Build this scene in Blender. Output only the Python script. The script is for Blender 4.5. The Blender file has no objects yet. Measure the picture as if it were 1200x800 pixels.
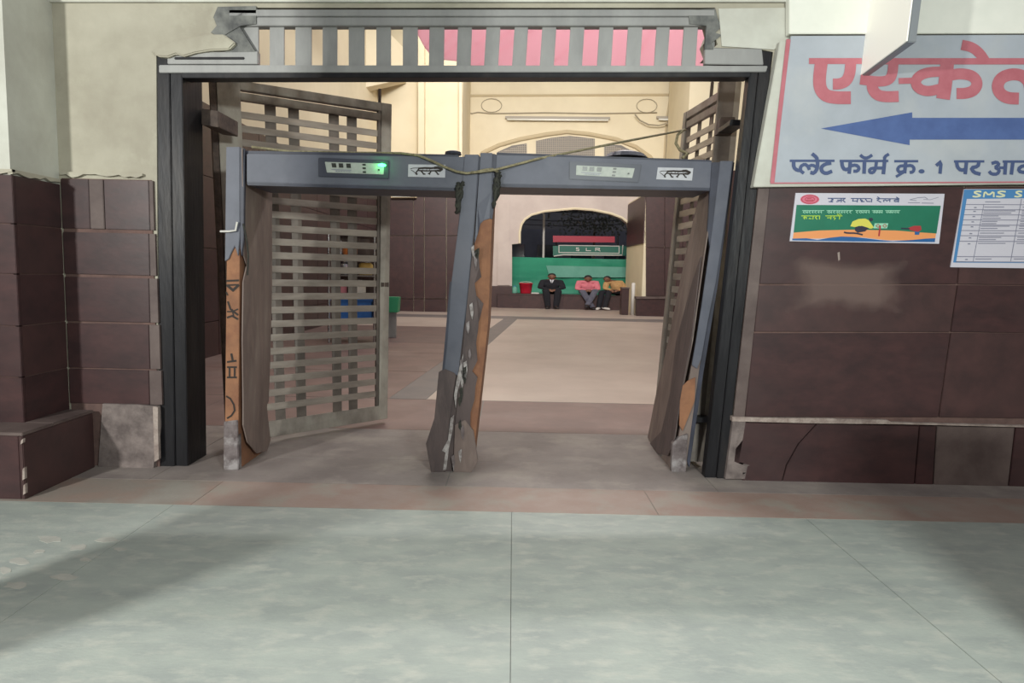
import bpy, bmesh, math, random
from mathutils import Vector, Matrix
random.seed(7)
S = bpy.context.scene
COL = S.collection

# ------------------------------------------------------------------ camera
CAM_H, PITCH, ROLL, FPX = 1.42, math.atan(0.1), 0.022, 800.0
RM = Matrix.Rotation(math.pi / 2 - PITCH, 3, 'X') @ Matrix.Rotation(ROLL, 3, 'Z')
cd = bpy.data.cameras.new('camera'); cam = bpy.data.objects.new('camera', cd); COL.objects.link(cam)
cd.sensor_width = 36.0; cd.lens = 36.0 * FPX / 1200.0; cd.clip_end = 300
cam.matrix_world = Matrix.Translation((0, 0, CAM_H)) @ RM.to_4x4()
S.camera = cam

# ------------------------------------------------------------------ light
S.view_settings.view_transform = 'Standard'; S.view_settings.look = 'None'
S.view_settings.gamma = 1.0; S.view_settings.exposure = 0.0
w = bpy.data.worlds.new('world'); S.world = w; w.use_nodes = True
w.node_tree.nodes['Background'].inputs[0].default_value = (0.90, 0.91, 0.95, 1)
w.node_tree.nodes['Background'].inputs[1].default_value = 0.33

def area(name, loc, target, sx, sy, power, col, spread=180):
    l = bpy.data.lights.new(name, 'AREA'); l.shape = 'RECTANGLE'; l.size = sx; l.size_y = sy
    l.energy = power; l.color = col; l.spread = math.radians(spread)
    o = bpy.data.objects.new(name, l); COL.objects.link(o); o.location = loc
    o.rotation_euler = (Vector(target) - Vector(loc)).to_track_quat('-Z', 'Y').to_euler()
    return o
area('tube_lamp_light', (1.7, -1.3, 2.62), (1.0, 3.6, 0.9), 0.7, 0.3, 232, (0.93, 1.0, 0.95))
area('tube_lamp_light_left', (-4.2, -1.2, 2.65), (-1.0, 4.0, 0.9), 0.26, 0.26, 300, (0.98, 1.0, 0.95))
area('hall_light', (1.0, 15.0, 9.5), (1.0, 15.0, 0), 9.0, 19.0, 760, (1.0, 0.95, 0.92))
area('hall_front_light', (1.0, 7.6, 9.5), (1.0, 28.0, 6.0), 7.0, 2.0, 560, (1.0, 0.97, 0.92), 75)

area('banner_fill_light', (1.2, 10.6, 8.2), (1.2, 8.2, 5.4), 5.0, 0.3, 112, (1.0, 0.97, 0.94), 90)  # added fill lamp that brightens the pink banner from behind

# ------------------------------------------------------------------ helpers
def ray(x, y): return RM @ Vector(((x - 600) / FPX, (400 - y) / FPX, -1))
O = Vector((0, 0, CAM_H))
def at(x, y, Y):
    d = ray(x, y); return O + d * (Y / d.y)
def fl(x, y, z=0.0):
    d = ray(x, y); return O + d * ((z - CAM_H) / d.z)
def onx(x, y, X):
    d = ray(x, y); return O + d * (X / d.x)

class MB:
    def __init__(s): s.v = []; s.f = []; s.fm = []
    def _add(s, vs, fs, m=0):
        b = len(s.v); s.v += [Vector(p) for p in vs]
        s.f += [[i + b for i in f] for f in fs]; s.fm += [m] * len(fs); return s
    def prism(s, pts, vec, m=0):
        pts = [Vector(p) for p in pts]; n = len(pts); vec = Vector(vec)
        fs = [list(range(n)), list(range(2 * n - 1, n - 1, -1))]
        fs += [[i, (i + 1) % n, n + (i + 1) % n, n + i] for i in range(n)]
        return s._add(pts + [p + vec for p in pts], fs, m)
    def box(s, x0, x1, y0, y1, z0, z1, m=0):
        return s.prism([(x0, y0, z0), (x1, y0, z0), (x1, y0, z1), (x0, y0, z1)], (0, y1 - y0, 0), m)
    def face(s, pts, m=0): return s._add(pts, [list(range(len(pts)))], m)
    def tube(s, pts, r, n=8, m=0, caps=True):
        pts = [Vector(p) for p in pts]; rs = r if isinstance(r, (list, tuple)) else [r] * len(pts)
        vs = []; fs = []; up = None
        for i, p in enumerate(pts):
            t = (pts[min(i + 1, len(pts) - 1)] - pts[max(i - 1, 0)]).normalized()
            if up is None: up = Vector((0, 0, 1)) if abs(t.z) < .9 else Vector((1, 0, 0))
            a = t.cross(up).normalized(); b = t.cross(a).normalized(); up = -b
            for k in range(n):
                q = 2 * math.pi * k / n
                vs.append(p + (a * math.cos(q) + b * math.sin(q)) * rs[i])
        for i in range(len(pts) - 1):
            for k in range(n):
                fs.append([i * n + k, i * n + (k + 1) % n, (i + 1) * n + (k + 1) % n, (i + 1) * n + k])
        if caps: fs += [list(range(n - 1, -1, -1)), [(len(pts) - 1) * n + k for k in range(n)]]
        return s._add(vs, fs, m)
    def lathe(s, c, prof, n=14, m=0, sx=1.0):
        c = Vector(c); vs = []; fs = []
        for r, z in prof:
            for k in range(n):
                q = 2 * math.pi * k / n; vs.append(c + Vector((r * math.cos(q) * sx, r * math.sin(q), z)))
        for i in range(len(prof) - 1):
            for k in range(n): fs.append([i * n + k, i * n + (k + 1) % n, (i + 1) * n + (k + 1) % n, (i + 1) * n + k])
        fs += [list(range(n - 1, -1, -1)), [(len(prof) - 1) * n + k for k in range(n)]]
        return s._add(vs, fs, m)
    def ribbon(s, pts, wd, fn, m=0):
        """flat printed stroke: pts in picture units of the sheet, fn puts them on it"""
        P = [Vector((a, b, 0)) for a, b in pts]; L = []; R = []; s.k = getattr(s, 'k', 0) + 1; dy = Vector((0, -.00025 * (s.k % 10), 0)); ds = Vector((0, -.00004, 0))
        for i, p in enumerate(P):
            d0 = (P[i] - P[i - 1]).normalized() if i else (P[1] - P[0]).normalized()
            d1 = (P[i + 1] - P[i]).normalized() if i < len(P) - 1 else d0
            n0 = Vector((-d0.y, d0.x, 0)); n1 = Vector((-d1.y, d1.x, 0)); n = (n0 + n1)
            n = n.normalized() if n.length > 1e-6 else n0
            k = min(1.6, 1 / max(.3, n.dot(n0)))
            L.append(p + n * wd * .5 * k); R.append(p - n * wd * .5 * k)
        for i in range(len(P) - 1):
            s.face([fn(q.x, q.y) + dy + ds * (i % 6) for q in (L[i], L[i + 1], R[i + 1], R[i])], m)
        return s

def sm(pts, n=2):
    if len(pts) < 3: return pts
    for _ in range(n):
        q = [pts[0]]
        for a, b in zip(pts, pts[1:]):
            q += [(a[0] * .75 + b[0] * .25, a[1] * .75 + b[1] * .25), (a[0] * .25 + b[0] * .75, a[1] * .25 + b[1] * .75)]
        pts = q + [pts[-1]]
    return pts
WL = {}
def build(m, name, mat, parent=None, smooth=False, bevel=0, **props):
    c = sum(m.v, Vector()) / len(m.v)
    me = bpy.data.meshes.new(name)
    me.from_pydata([p - c for p in m.v], [], m.f)
    mats = mat if isinstance(mat, (list, tuple)) else [mat]
    for k in mats: me.materials.append(k)
    if len(mats) > 1: me.polygons.foreach_set('material_index', m.fm)
    bm = bmesh.new(); bm.from_mesh(me); bmesh.ops.recalc_face_normals(bm, faces=bm.faces)
    if bevel:
        es = [e for e in bm.edges if len(e.link_faces) == 2 and e.calc_face_angle(0) > .6]
        bmesh.ops.bevel(bm, geom=es, offset=bevel, segments=2, affect='EDGES', clamp_overlap=True)
    bm.to_mesh(me); bm.free()
    if smooth: me.polygons.foreach_set('use_smooth', [True] * len(me.polygons))
    o = bpy.data.objects.new(name, me); COL.objects.link(o); link(o, c, parent)
    for k, v in props.items(): o[k] = v
    return o
def link(o, c, parent):
    WL[o.name] = Vector(c)
    if parent: o.parent = parent; o.location = Vector(c) - WL[parent.name]
    else: o.location = c
def thing(name, loc, label, cat, group=None):
    o = bpy.data.objects.new(name, None); o.empty_display_size = .1; COL.objects.link(o); link(o, loc, None)
    return tag(o, label, cat, group)
def tag(o, label, cat, group=None):
    o['label'] = label; o['category'] = cat
    if group: o['group'] = group
    return o

def lin(c): return tuple(((v / 255) / 12.92 if v <= 10 else (((v / 255) + .055) / 1.055) ** 2.4) for v in c) + (1,)
def mat(name, c, c2=None, rough=.7, metal=0.0, scale=6.0, detail=5, bump=0.0, bscale=None, stretch=(1, 1, 1), contrast=(.35, .65), spec=.4, c3=None, s3=.8):
    m = bpy.data.materials.new(name); m.use_nodes = True; nt = m.node_tree; N = nt.nodes; L = nt.links
    b = N['Principled BSDF']; b.inputs['Roughness'].default_value = rough; b.inputs['Metallic'].default_value = metal
    b.inputs['Specular IOR Level'].default_value = spec
    if c2 is None and not bump:
        b.inputs['Base Color'].default_value = lin(c); return m
    g = N.new('ShaderNodeNewGeometry'); mp = N.new('ShaderNodeMapping'); mp.inputs['Scale'].default_value = stretch
    L.new(g.outputs['Position'], mp.inputs['Vector'])
    def noise(sc, lo, hi, det=detail):
        n = N.new('ShaderNodeTexNoise'); n.inputs['Scale'].default_value = sc; n.inputs['Detail'].default_value = det
        n.inputs['Roughness'].default_value = .62; L.new(mp.outputs[0], n.inputs['Vector'])
        r = N.new('ShaderNodeMapRange'); r.inputs[1].default_value = lo; r.inputs[2].default_value = hi
        L.new(n.outputs['Fac'], r.inputs[0]); return r.outputs[0], n.outputs['Fac']
    def mix(f, a, bb):
        x = N.new('ShaderNodeMix'); x.data_type = 'RGBA'; L.new(f, x.inputs[0])
        for k, v in ((6, a), (7, bb)):
            if isinstance(v, tuple): x.inputs[k].default_value = v
            else: L.new(v, x.inputs[k])
        return x.outputs[2]
    f, raw = noise(scale, *contrast)
    col = mix(f, lin(c), lin(c2 or c))
    if c3:
        f3, _ = noise(s3, .5, .68); col = mix(f3, col, lin(c3))
    L.new(col, b.inputs['Base Color'])
    if bump:
        nb = N.new('ShaderNodeTexNoise'); nb.inputs['Scale'].default_value = bscale or scale * 4; nb.inputs['Detail'].default_value = 6
        L.new(mp.outputs[0], nb.inputs['Vector'])
        bp = N.new('ShaderNodeBump'); bp.inputs['Strength'].default_value = bump; bp.inputs['Distance'].default_value = .01
        L.new(nb.outputs['Fac'], bp.inputs['Height']); L.new(bp.outputs[0], b.inputs['Normal'])
    return m
def emit(name, c, s):
    m = bpy.data.materials.new(name); m.use_nodes = True; b = m.node_tree.nodes['Principled BSDF']
    b.inputs['Base Color'].default_value = lin(c); b.inputs['Emission Color'].default_value = lin(c); b.inputs['Emission Strength'].default_value = s
    return m

K = {}
K['floor'] = mat('grey_concrete_floor', (160, 166, 159), (145, 151, 147), .6, scale=3.2, detail=10, bump=.15, bscale=40, stretch=(1, 1.9, 1), c3=(170, 172, 164), s3=7)
K['grout'] = mat('floor_grout', (128, 131, 127), (138, 138, 133), .9, scale=9)
K['redstripe'] = mat('red_oxide_floor_stripe', (156, 138, 129), (146, 122, 112), .6, scale=2.5, bump=.2, bscale=30, c3=(150, 142, 132), s3=3)
K['stripeworn'] = mat('worn_floor_stripe', (150, 130, 120), (140, 134, 126), .6, scale=2.5, bump=.2, bscale=30, c3=(152, 146, 138), s3=2)
K['threshold'] = mat('pale_threshold_stone', (146, 136, 131), (128, 118, 115), .6, scale=2.5, bump=.2, bscale=30, c3=(160, 150, 142), s3=2)
K['brownstone'] = mat('brown_floor_stone', (130, 105, 99), (114, 93, 89), .5, scale=1.8, bump=.1, c3=(138, 118, 112), s3=.7)
K['darkbrown'] = mat('dark_brown_floor_stone', (118, 96, 92), (104, 86, 84), .5, scale=1.8)
K['greystone'] = mat('grey_floor_border', (122, 112, 110), (108, 102, 102), .5, scale=2.2)
K['lightstone'] = mat('cream_floor_stone', (186, 168, 158), (174, 157, 147), .4, scale=1.1, bump=.08, c3=(190, 175, 164), s3=.5)
K['plaster'] = mat('dirty_cream_plaster', (182, 176, 160), (160, 153, 138), .85, scale=1.8, detail=8, bump=.25, bscale=18, c3=(190, 186, 168), s3=1.2)
K['whiteplaster'] = mat('whitewash_and_lit_plaster', (206, 206, 196), (186, 184, 174), .85, scale=2, bump=.25, bscale=16)  # real whitewash elsewhere; on the pier its paleness stands in for light
K['roughplaster'] = mat('broken_grey_plaster', (128, 128, 124), (88, 88, 88), .95, scale=9, bump=.9, bscale=22)
K['marble'] = mat('maroon_granite', (72, 49, 49), (57, 41, 42), .40, scale=5, detail=10, stretch=(1, 1, 2), bump=.04, c3=(68, 51, 51), s3=.9)
K['marble2'] = mat('maroon_granite_dull', (76, 53, 52), (62, 45, 45), .45, scale=6, detail=10, c3=(69, 50, 49), s3=1.1)
K['marblegrey'] = mat('worn_grey_slab', (104, 90, 86), (82, 68, 66), .6, scale=4, detail=9, bump=.2)
K['jointback'] = mat('brown_joint_fill', (112, 88, 82), (92, 72, 68), .9, scale=9)
K['wirepale'] = mat('pale_wire', (158, 148, 128), None, .7)
K['mortar'] = mat('pale_mortar', (168, 154, 146), (128, 112, 106), .95, scale=14, bump=.5)
K['concrete'] = mat('raw_concrete', (132, 120, 116), (96, 86, 84), .95, scale=8, bump=.8, bscale=26)
K['steel'] = mat('grey_painted_steel', (154, 153, 151), (136, 135, 134), .5, .2, scale=5, stretch=(1, 1, .4), bump=.15, c3=(146, 144, 142), s3=2)
K['darksteel'] = mat('dark_painted_steel', (38, 37, 40), (28, 27, 30), .42, .2, scale=4, stretch=(2, 2, .4), bump=.2, c3=(48, 45, 45), s3=3, spec=.25)
K['gate'] = mat('worn_gate_steel', (154, 146, 137), (124, 116, 109), .45, .15, scale=7, stretch=(1, 1, .6), bump=.15, c3=(162, 156, 146), s3=3)
K['gatebar'] = mat('brushed_gate_slat', (172, 162, 152), (142, 132, 124), .3, .3, scale=4, stretch=(.6, .6, 3), bump=.08)
K['gatestrap'] = mat('dull_gate_strap', (120, 111, 104), (98, 90, 85), .5, .3, scale=6)
K['rust'] = mat('rusty_brown_steel', (98, 84, 76), (70, 60, 56), .7, .3, scale=12, bump=.4)
K['det'] = mat('blue_grey_detector_shell', (92, 94, 106), (83, 85, 96), .5, scale=5, bump=.05, c3=(98, 99, 109), s3=2)
K['detdark'] = mat('dark_blue_grey_edge', (62, 64, 78), (50, 51, 62), .5, scale=5)
K['core'] = mat('orange_fibre_board', (150, 106, 78), (130, 92, 70), .85, scale=7, bump=.3, c3=(126, 86, 66), s3=6)
K['lam'] = mat('stained_brown_laminate', (126, 110, 103), (98, 84, 80), .6, scale=6, stretch=(2, 2, .5), bump=.15, c3=(136, 122, 114), s3=3)
K['lamdark'] = mat('grimy_dark_laminate', (92, 79, 77), (70, 60, 60), .65, scale=8, stretch=(2, 2, .6), bump=.3, c3=(96, 82, 80), s3=4)
K['foot'] = mat('scuffed_metal_foot', (124, 114, 114), (92, 82, 82), .6, .3, scale=12, bump=.3, c3=(160, 154, 154), s3=9)
K['tear'] = mat('torn_white_edge', (176, 170, 168), (120, 112, 110), .9, scale=30)
K['black'] = mat('black_tape', (40, 40, 38), (58, 58, 50), .8, scale=25, bump=.4)
K['print'] = mat('black_print', (44, 36, 32))
K['bezel'] = mat('dark_bezel', (60, 62, 74), None, .4)
K['disp'] = mat('pale_display_plate', (176, 180, 172), (160, 166, 158), .5, scale=30)
K['digit'] = mat('dark_digit_window', (54, 56, 52), None, .3)
K['led'] = emit('green_lamp', (60, 255, 110), 9.0)
K['sticker'] = mat('white_sticker', (188, 188, 192), (176, 176, 182), .6, scale=20)
K['rope'] = mat('khaki_rope', (150, 142, 112), (110, 102, 80), .9, scale=60)
K['signwhite'] = mat('faded_white_sign', (176, 181, 190), (164, 169, 177), .55, scale=2, c3=(182, 184, 186), s3=1.2)
K['signred'] = mat('faded_red_paint', (188, 112, 122), (178, 100, 110), .6, scale=9)
K['signblue'] = mat('blue_paint', (82, 104, 156), (74, 94, 144), .6, scale=9)
K['navy'] = mat('navy_paint', (70, 84, 122), None, .6)
K['glowface'] = emit('glow_white_acrylic', (244, 240, 230), .22)  # slight glow added to brighten the projecting sign's face
K['boxwhite'] = mat('white_acrylic', (240, 238, 228), (226, 226, 216), .4, scale=2)
K['alu'] = mat('grey_aluminium_edge', (150, 154, 158), None, .4, .5)
K['posterwhite'] = mat('poster_white', (200, 196, 206), None, .35)
K['postergreen'] = mat('poster_green', (42, 116, 92), (38, 108, 84), .35, scale=4)
K['posterorange'] = mat('poster_orange', (226, 150, 96), None, .35)
K['posterblue'] = mat('poster_blue', (48, 96, 150), None, .35)
K['posteryellow'] = mat('poster_yellow', (210, 204, 92), None, .35)
K['posterpaleyellow'] = mat('poster_pale_yellow', (214, 214, 178), None, .35)
K['posterlime'] = mat('poster_lime', (176, 208, 72), None, .35)
K['posterpale'] = mat('poster_pale_green', (150, 204, 176), None, .35)
K['posterpink'] = mat('poster_pink', (210, 112, 134), None, .35)
K['posterdark'] = mat('poster_dark', (54, 54, 70), None, .35)
K['posterred'] = mat('poster_red', (168, 60, 64), None, .35)
K['postermid'] = mat('poster_grey_ink', (128, 128, 146), None, .35)
K['bluehead'] = mat('noticeboard_blue', (78, 130, 180), None, .35)
K['cream'] = mat('cream_hall_paint', (228, 216, 188), (219, 206, 177), .8, scale=.7, detail=8, c3=(230, 218, 188), s3=.3)
K['portal'] = mat('pale_portal_stone', (200, 187, 180), (188, 174, 168), .7, scale=1.2, detail=8)
K['mould'] = mat('beige_moulding', (196, 180, 148), None, .8)
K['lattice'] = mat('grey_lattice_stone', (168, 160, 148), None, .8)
K['latticedark'] = mat('grey_lattice_back', (128, 124, 120), None, .9)  # darker grey panel behind the lattice bars
K['pink'] = mat('pink_banner_cloth', (255, 218, 228), (254, 208, 222), .8, scale=1.5)
def see_light(m, c, f):
    nt = m.node_tree; N = nt.nodes; out = [n for n in N if n.type == 'OUTPUT_MATERIAL'][0]; b = N['Principled BSDF']
    t = N.new('ShaderNodeBsdfTranslucent'); t.inputs[0].default_value = lin(c); x = N.new('ShaderNodeMixShader'); x.inputs[0].default_value = f
    nt.links.new(b.outputs[0], x.inputs[1]); nt.links.new(t.outputs[0], x.inputs[2]); nt.links.new(x.outputs[0], out.inputs[0])
see_light(K['pink'], (255, 218, 228), .75)
K['greencloth'] = mat('green_shade_cloth', (56, 150, 118), (44, 132, 104), .8, scale=.9, stretch=(.5, 1, 2), c3=(96, 168, 144), s3=.35)
K['palecloth'] = mat('pale_green_cloth', (112, 170, 152), (98, 158, 140), .8, scale=1.2)
K['boardgreen'] = mat('teal_sign_panel', (38, 104, 88), None, .5)
K['boardred'] = mat('crimson_sign_panel', (170, 44, 66), None, .5)
K['offwhite'] = mat('offwhite_paint', (206, 202, 196), None, .6)
K['train'] = mat('dark_coach_paint', (118, 120, 134), (104, 106, 120), .5, scale=1)
K['trainred'] = mat('dull_red_coach_band', (84, 46, 54), None, .5)
K['glass'] = mat('dark_coach_window', (52, 58, 68), None, .1)
K['roof'] = mat('dark_platform_roof', (122, 120, 126), (106, 106, 112), .8, scale=2)
K['leaf'] = mat('dusty_dark_foliage', (120, 126, 122), (150, 154, 152), .9, scale=6)
K['steelcart'] = mat('bright_stainless_steel', (190, 190, 192), (160, 160, 164), .25, .9, scale=6)
K['bluep'] = mat('blue_plastic', (60, 116, 190), (50, 102, 172), .4, scale=4)
K['redp'] = mat('red_plastic', (206, 44, 66), (190, 34, 56), .45, scale=4)
K['greenp'] = mat('green_plastic', (58, 150, 106), None, .5)
K['orangep'] = mat('orange_packet', (206, 122, 64), None, .5)
K['yellowp'] = mat('yellow_packet', (206, 176, 96), None, .5)
K['pinkp'] = mat('pink_packet', (214, 140, 150), None, .5)
K['skin'] = mat('brown_skin', (120, 82, 64), (108, 72, 56), .6, scale=12)
K['hair'] = mat('black_hair', (26, 24, 26), (40, 36, 36), .7, scale=30)
K['blackcloth'] = mat('black_jacket_cloth', (32, 32, 40), (24, 24, 30), .85, scale=9)
K['pinkcloth'] = mat('pink_shirt_cloth', (216, 128, 138), (200, 108, 122), .85, scale=9)
K['greycloth'] = mat('grey_trouser_cloth', (98, 98, 112), (80, 80, 94), .85, scale=9)
K['tancloth'] = mat('tan_jacket_cloth', (190, 152, 104), (166, 128, 86), .85, scale=7)
K['whiteshirt'] = mat('white_collar_cloth', (200, 200, 206), None, .8)
K['shoewhite'] = mat('white_shoe', (208, 204, 200), None, .6)
K['shoedark'] = mat('dark_shoe', (40, 36, 38), None, .5)

WY = 4.74           # the front face of the gate wall
# ------------------------------------------------------------------ floors
base = build(MB().box(-9, 11, -5, 34, -.35, -.003), 'floor', K['grout'], kind='structure')
def slab(x0, x1, y0, y1, mt, name='floor_slab', z=0.0, gap=.004):
    return build(MB().box(x0 + gap, x1 - gap, y0 + gap, y1 - gap, -.003, z), name, mt, base)
xs = [-9, -6, -4, -2.0, 0.02, 1.78, 3.7, 5.7, 11]
ys = [-5, -2.6, -.2, 3.96]
for i in range(len(xs) - 1):
    for j in range(len(ys) - 1):
        slab(xs[i], xs[i + 1], ys[j], ys[j + 1], K['floor'], gap=.0016)
for i, (a, b) in enumerate(((-9, -4.2), (-4.2, -1.9), (-1.9, .9), (.9, 3.5), (3.5, 11))):
    slab(a, b, 3.96, 4.43, K['stripeworn' if i < 2 else 'redstripe'], 'stripe_slab', gap=.002)
for a, b in ((-9, -2.4), (-2.4, -.42), (-.42, 1.4), (1.4, 4.2), (4.2, 11)):
    slab(a, b, 4.43, 5.04, K['threshold'], 'threshold_stone', gap=.002)
    slab(a, b, 5.04, 6.03, K['threshold'], 'threshold_stone', .0, gap=.004)
# hall floor: the cream field runs away slightly to the right
def qslab(p, mt, name):
    return build(MB().prism([(x, y, -.0) for x, y in p], (0, 0, -.003)), name, mt, base)
def lx(y, off): return -.936 + .079 * (y - 7.5) + off
for a, b in ((-9, -3.1), (-3.1, -.3), (-.3, 1.9), (1.9, 11)):
    slab(a, b, 6.03, 7.5, K['brownstone'], 'brown_floor_stone')
qslab([(lx(7.5, 0), 7.52), (6.6, 7.52), (6.6, 21.2), (lx(21.2, 0), 21.2)], K['lightstone'], 'cream_floor_field')
qslab([(lx(7.5, -.42), 7.52), (lx(7.5, -.01), 7.52), (lx(21.2, -.01), 21.2), (lx(21.2, -.42), 21.2)], K['greystone'], 'floor_border_strip')
for a, b, mt in ((7.52, 9.6, 'brownstone'), (9.62, 11.8, 'brownstone'), (11.82, 13.5, 'brownstone'), (13.52, 17.6, 'darkbrown'), (17.62, 21.2, 'lightstone')):
    qslab([(-9, a), (lx(a, -.43), a), (lx(b, -.43), b), (-9, b)], K[mt], 'brown_floor_stone')
qslab([(6.62, 7.52), (11, 7.52), (11, 21.2), (6.62, 21.2)], K['brownstone'], 'brown_floor_stone')
qslab([(-9, 21.22), (11, 21.22), (11, 22.6), (-9, 22.6)], K['greystone'], 'floor_border_strip')
qslab([(-9, 22.62), (11, 22.62), (11, 34), (-9, 34)], K['lightstone'], 'cream_floor_field')

# flakes of pale skim left on the worn floor near the pier
K['skim'] = mat('pale_floor_skim', (176, 174, 166), (160, 160, 153), .7, scale=12)
random.seed(21)
for cx_, cy_, rx_, ry_ in ((24, 657, 13, 5), (58, 632, 17, 4), (92, 641, 13, 4), (18, 686, 14, 5), (74, 676, 17, 4), (6, 668, 9, 4), (124, 632, 15, 3.5), (46, 646, 7, 2.5), (100, 655, 8, 2.5), (140, 643, 9, 2.5)):
    pts = []
    for k in range(11):
        q = k * 2 * math.pi / 11; r_ = random.uniform(.6, 1.15); pts.append(fl(cx_ + rx_ * r_ * math.cos(q), cy_ + ry_ * r_ * math.sin(q), .0015))
    build(MB().prism(pts, (0, 0, -.0015)), 'floor_flake', K['skim'], base)
# ------------------------------------------------------------------ gate wall
def P(x, y, off=0.0): return at(x, y, WY - off)
m = MB()
def flo(x, y): p = P(x, y); p.z = 0; return p
outline = [Vector((-6.5, WY, 0)), flo(186, 545), P(183, 62), P(215, 58), P(247, 56), P(262, 50), P(256, 42), P(263, 30), P(258, 22), P(268, 9),
           P(838, 9), P(842, 24), P(836, 38), P(841, 52), P(836, 56), P(888, 57), P(906, 61), flo(851, 560), Vector((7, WY, 0)), Vector((7, WY, 4.4)), Vector((-6.5, WY, 4.4))]
m.prism(outline, (0, .34, 0))
wall = build(m, 'wall_gate', K['plaster'], kind='structure')
# rough grey plaster where the frame breaks the wall
build(MB().prism([P(x, y, .012) for x, y in ((255, 8), (300, 7), (300, 28), (282, 30), (268, 38), (259, 44), (247, 38), (254, 30), (250, 20))], (0, .03, 0)), 'broken_plaster', K['roughplaster'], wall)
build(MB().prism([P(x, y, .010) for x, y in ((806, 12), (838, 10), (842, 24), (848, 30), (838, 38), (846, 41), (834, 50), (836, 58), (826, 58), (828, 30), (808, 28))], (0, .03, 0)), 'broken_plaster', K['roughplaster'], wall)
build(MB().prism([P(x, y, .036) for x, y in ((176, 58), (205, 48), (240, 40), (262, 40), (276, 50), (268, 58), (246, 59), (228, 62), (215, 66), (206, 63), (196, 67), (184, 66))], (0, .05, 0)), 'broken_plaster', K['plaster'], wall, bevel=.008)
build(MB().prism([P(x, y, .004) for x, y in ((259, 36), (280, 30), (290, 46), (300, 62), (264, 62), (267, 48))], (0, .03, 0)), 'broken_plaster', K['roughplaster'], wall)
# pale beam band along the top
build(MB().prism([P(-120, 2, .03), P(1330, 2, .03), P(1330, -120, .03), P(-120, -120, .03)], (0, .05, 0)), 'plaster_band', K['whiteplaster'], wall)
# whitewashed area right of the post, under the sign
build(MB().prism([P(907, 58, .012), P(930, 40, .012), P(1340, 30, .012), P(1340, 4, .012), P(842, 10, .012), P(846, 54, .012)], (0, .02, 0)), 'plaster_band', K['whiteplaster'], wall)

# right dado: maroon slabs with recessed joints
def xl(y): return 905 - (y - 62) * .1089 + 1
def slabpx(pts, mt, t=.026, name='marble_panel', bev=.003, parent=wall, off=None):
    return build(MB().prism([P(x, y, off if off is not None else t) for x, y in pts], (0, t, 0)), name, mt, parent, bevel=bev)
g = 1.0
build(MB().prism([P(xl(219), 219.5, .012), P(1345, 219.5, .012), Vector((P(1345, 300).x, WY - .012, 0)), Vector((P(xl(560), 560).x, WY - .012, 0))], (0, .012, 0)), 'joint_fill', K['jointback'], wall)
rows = [(219, 333, 1131, 1122), (333, 389, 1122, 1114), (389, 489, 1114, 1100)]
for i, (a, b, ca, cb) in enumerate(rows):
    a2 = a + (0 if i == 0 else g)
    slabpx([(xl(a) + 13, a2 + .5), (ca - .7, a2), (cb - .7, b - g * .3), (xl(b) + 14, b - g * .3 - .5)], K['marble' if i != 1 else 'marble2'])
    slabpx([(ca + .7, a2), (1345, a2 + (-2 if i == 0 else 2)), (1345, b + 3), (cb + .7, b - g * .3)], K['marble2' if i != 1 else 'marble'])
# rough strip of plaster between post and slabs, and the concrete patch at its foot
slabpx([(xl(219), 219), (xl(219) + 13, 219), (xl(489) + 13, 489), (xl(489), 489)], K['marblegrey'], .020, 'plaster_strip', 0)
slabpx([(xl(489), 489), (xl(489) + 15, 490), (xl(540) + 12, 541), (xl(540) + 25, 545), (876, 546), (873, 561), (850, 561)], K['concrete'], .034, 'plaster_strip', 0)
# broken white mortar ledge
pts = [(858, 488), (900, 489.5), (960, 490), (1040, 492), (1045, 494.5), (1100, 496), (1200, 498.5), (1345, 503), (1345, 505), (1200, 500.6), (1100, 498), (1046, 496.8), (960, 496), (900, 494.5), (858, 493.5)]
slabpx(pts, K['mortar'], .045, 'mortar_ledge', 0)
px_edges = [(865, 862), (957, 916), (1078, 1072), (1098, 1094), (1190, 1182), (1345, 1345)]
for i in range(len(px_edges) - 1):
    (a, a2), (b, b2) = px_edges[i], px_edges[i + 1]
    ya = 495 + (a - 860) * .0185; yb = 495 + (b - 860) * .0185
    lo = lambda x: 563.5 + (x - 860) * .021
    if i == 0: poly = [(a, ya), (b - .8, yb), (935, 520), (921, 545), (b2, lo(b2)), (a2 + 8, lo(a2)), (a2 + 8, 545), (a2 - 2, 541)]
    elif i == 1: poly = [(a + .8, ya), (b - .8, yb), (b2 - .8, lo(b2)), (a2 + 1, lo(a2)), (922.5, 545), (936.5, 520)]
    else: poly = [(a + .8, ya), (b - .8, yb), (b2 - .8, lo(b2)), (a2 + .8, lo(a2))]
    slabpx(poly, K['marblegrey'] if i == 3 else K['marble'], .034)
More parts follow.
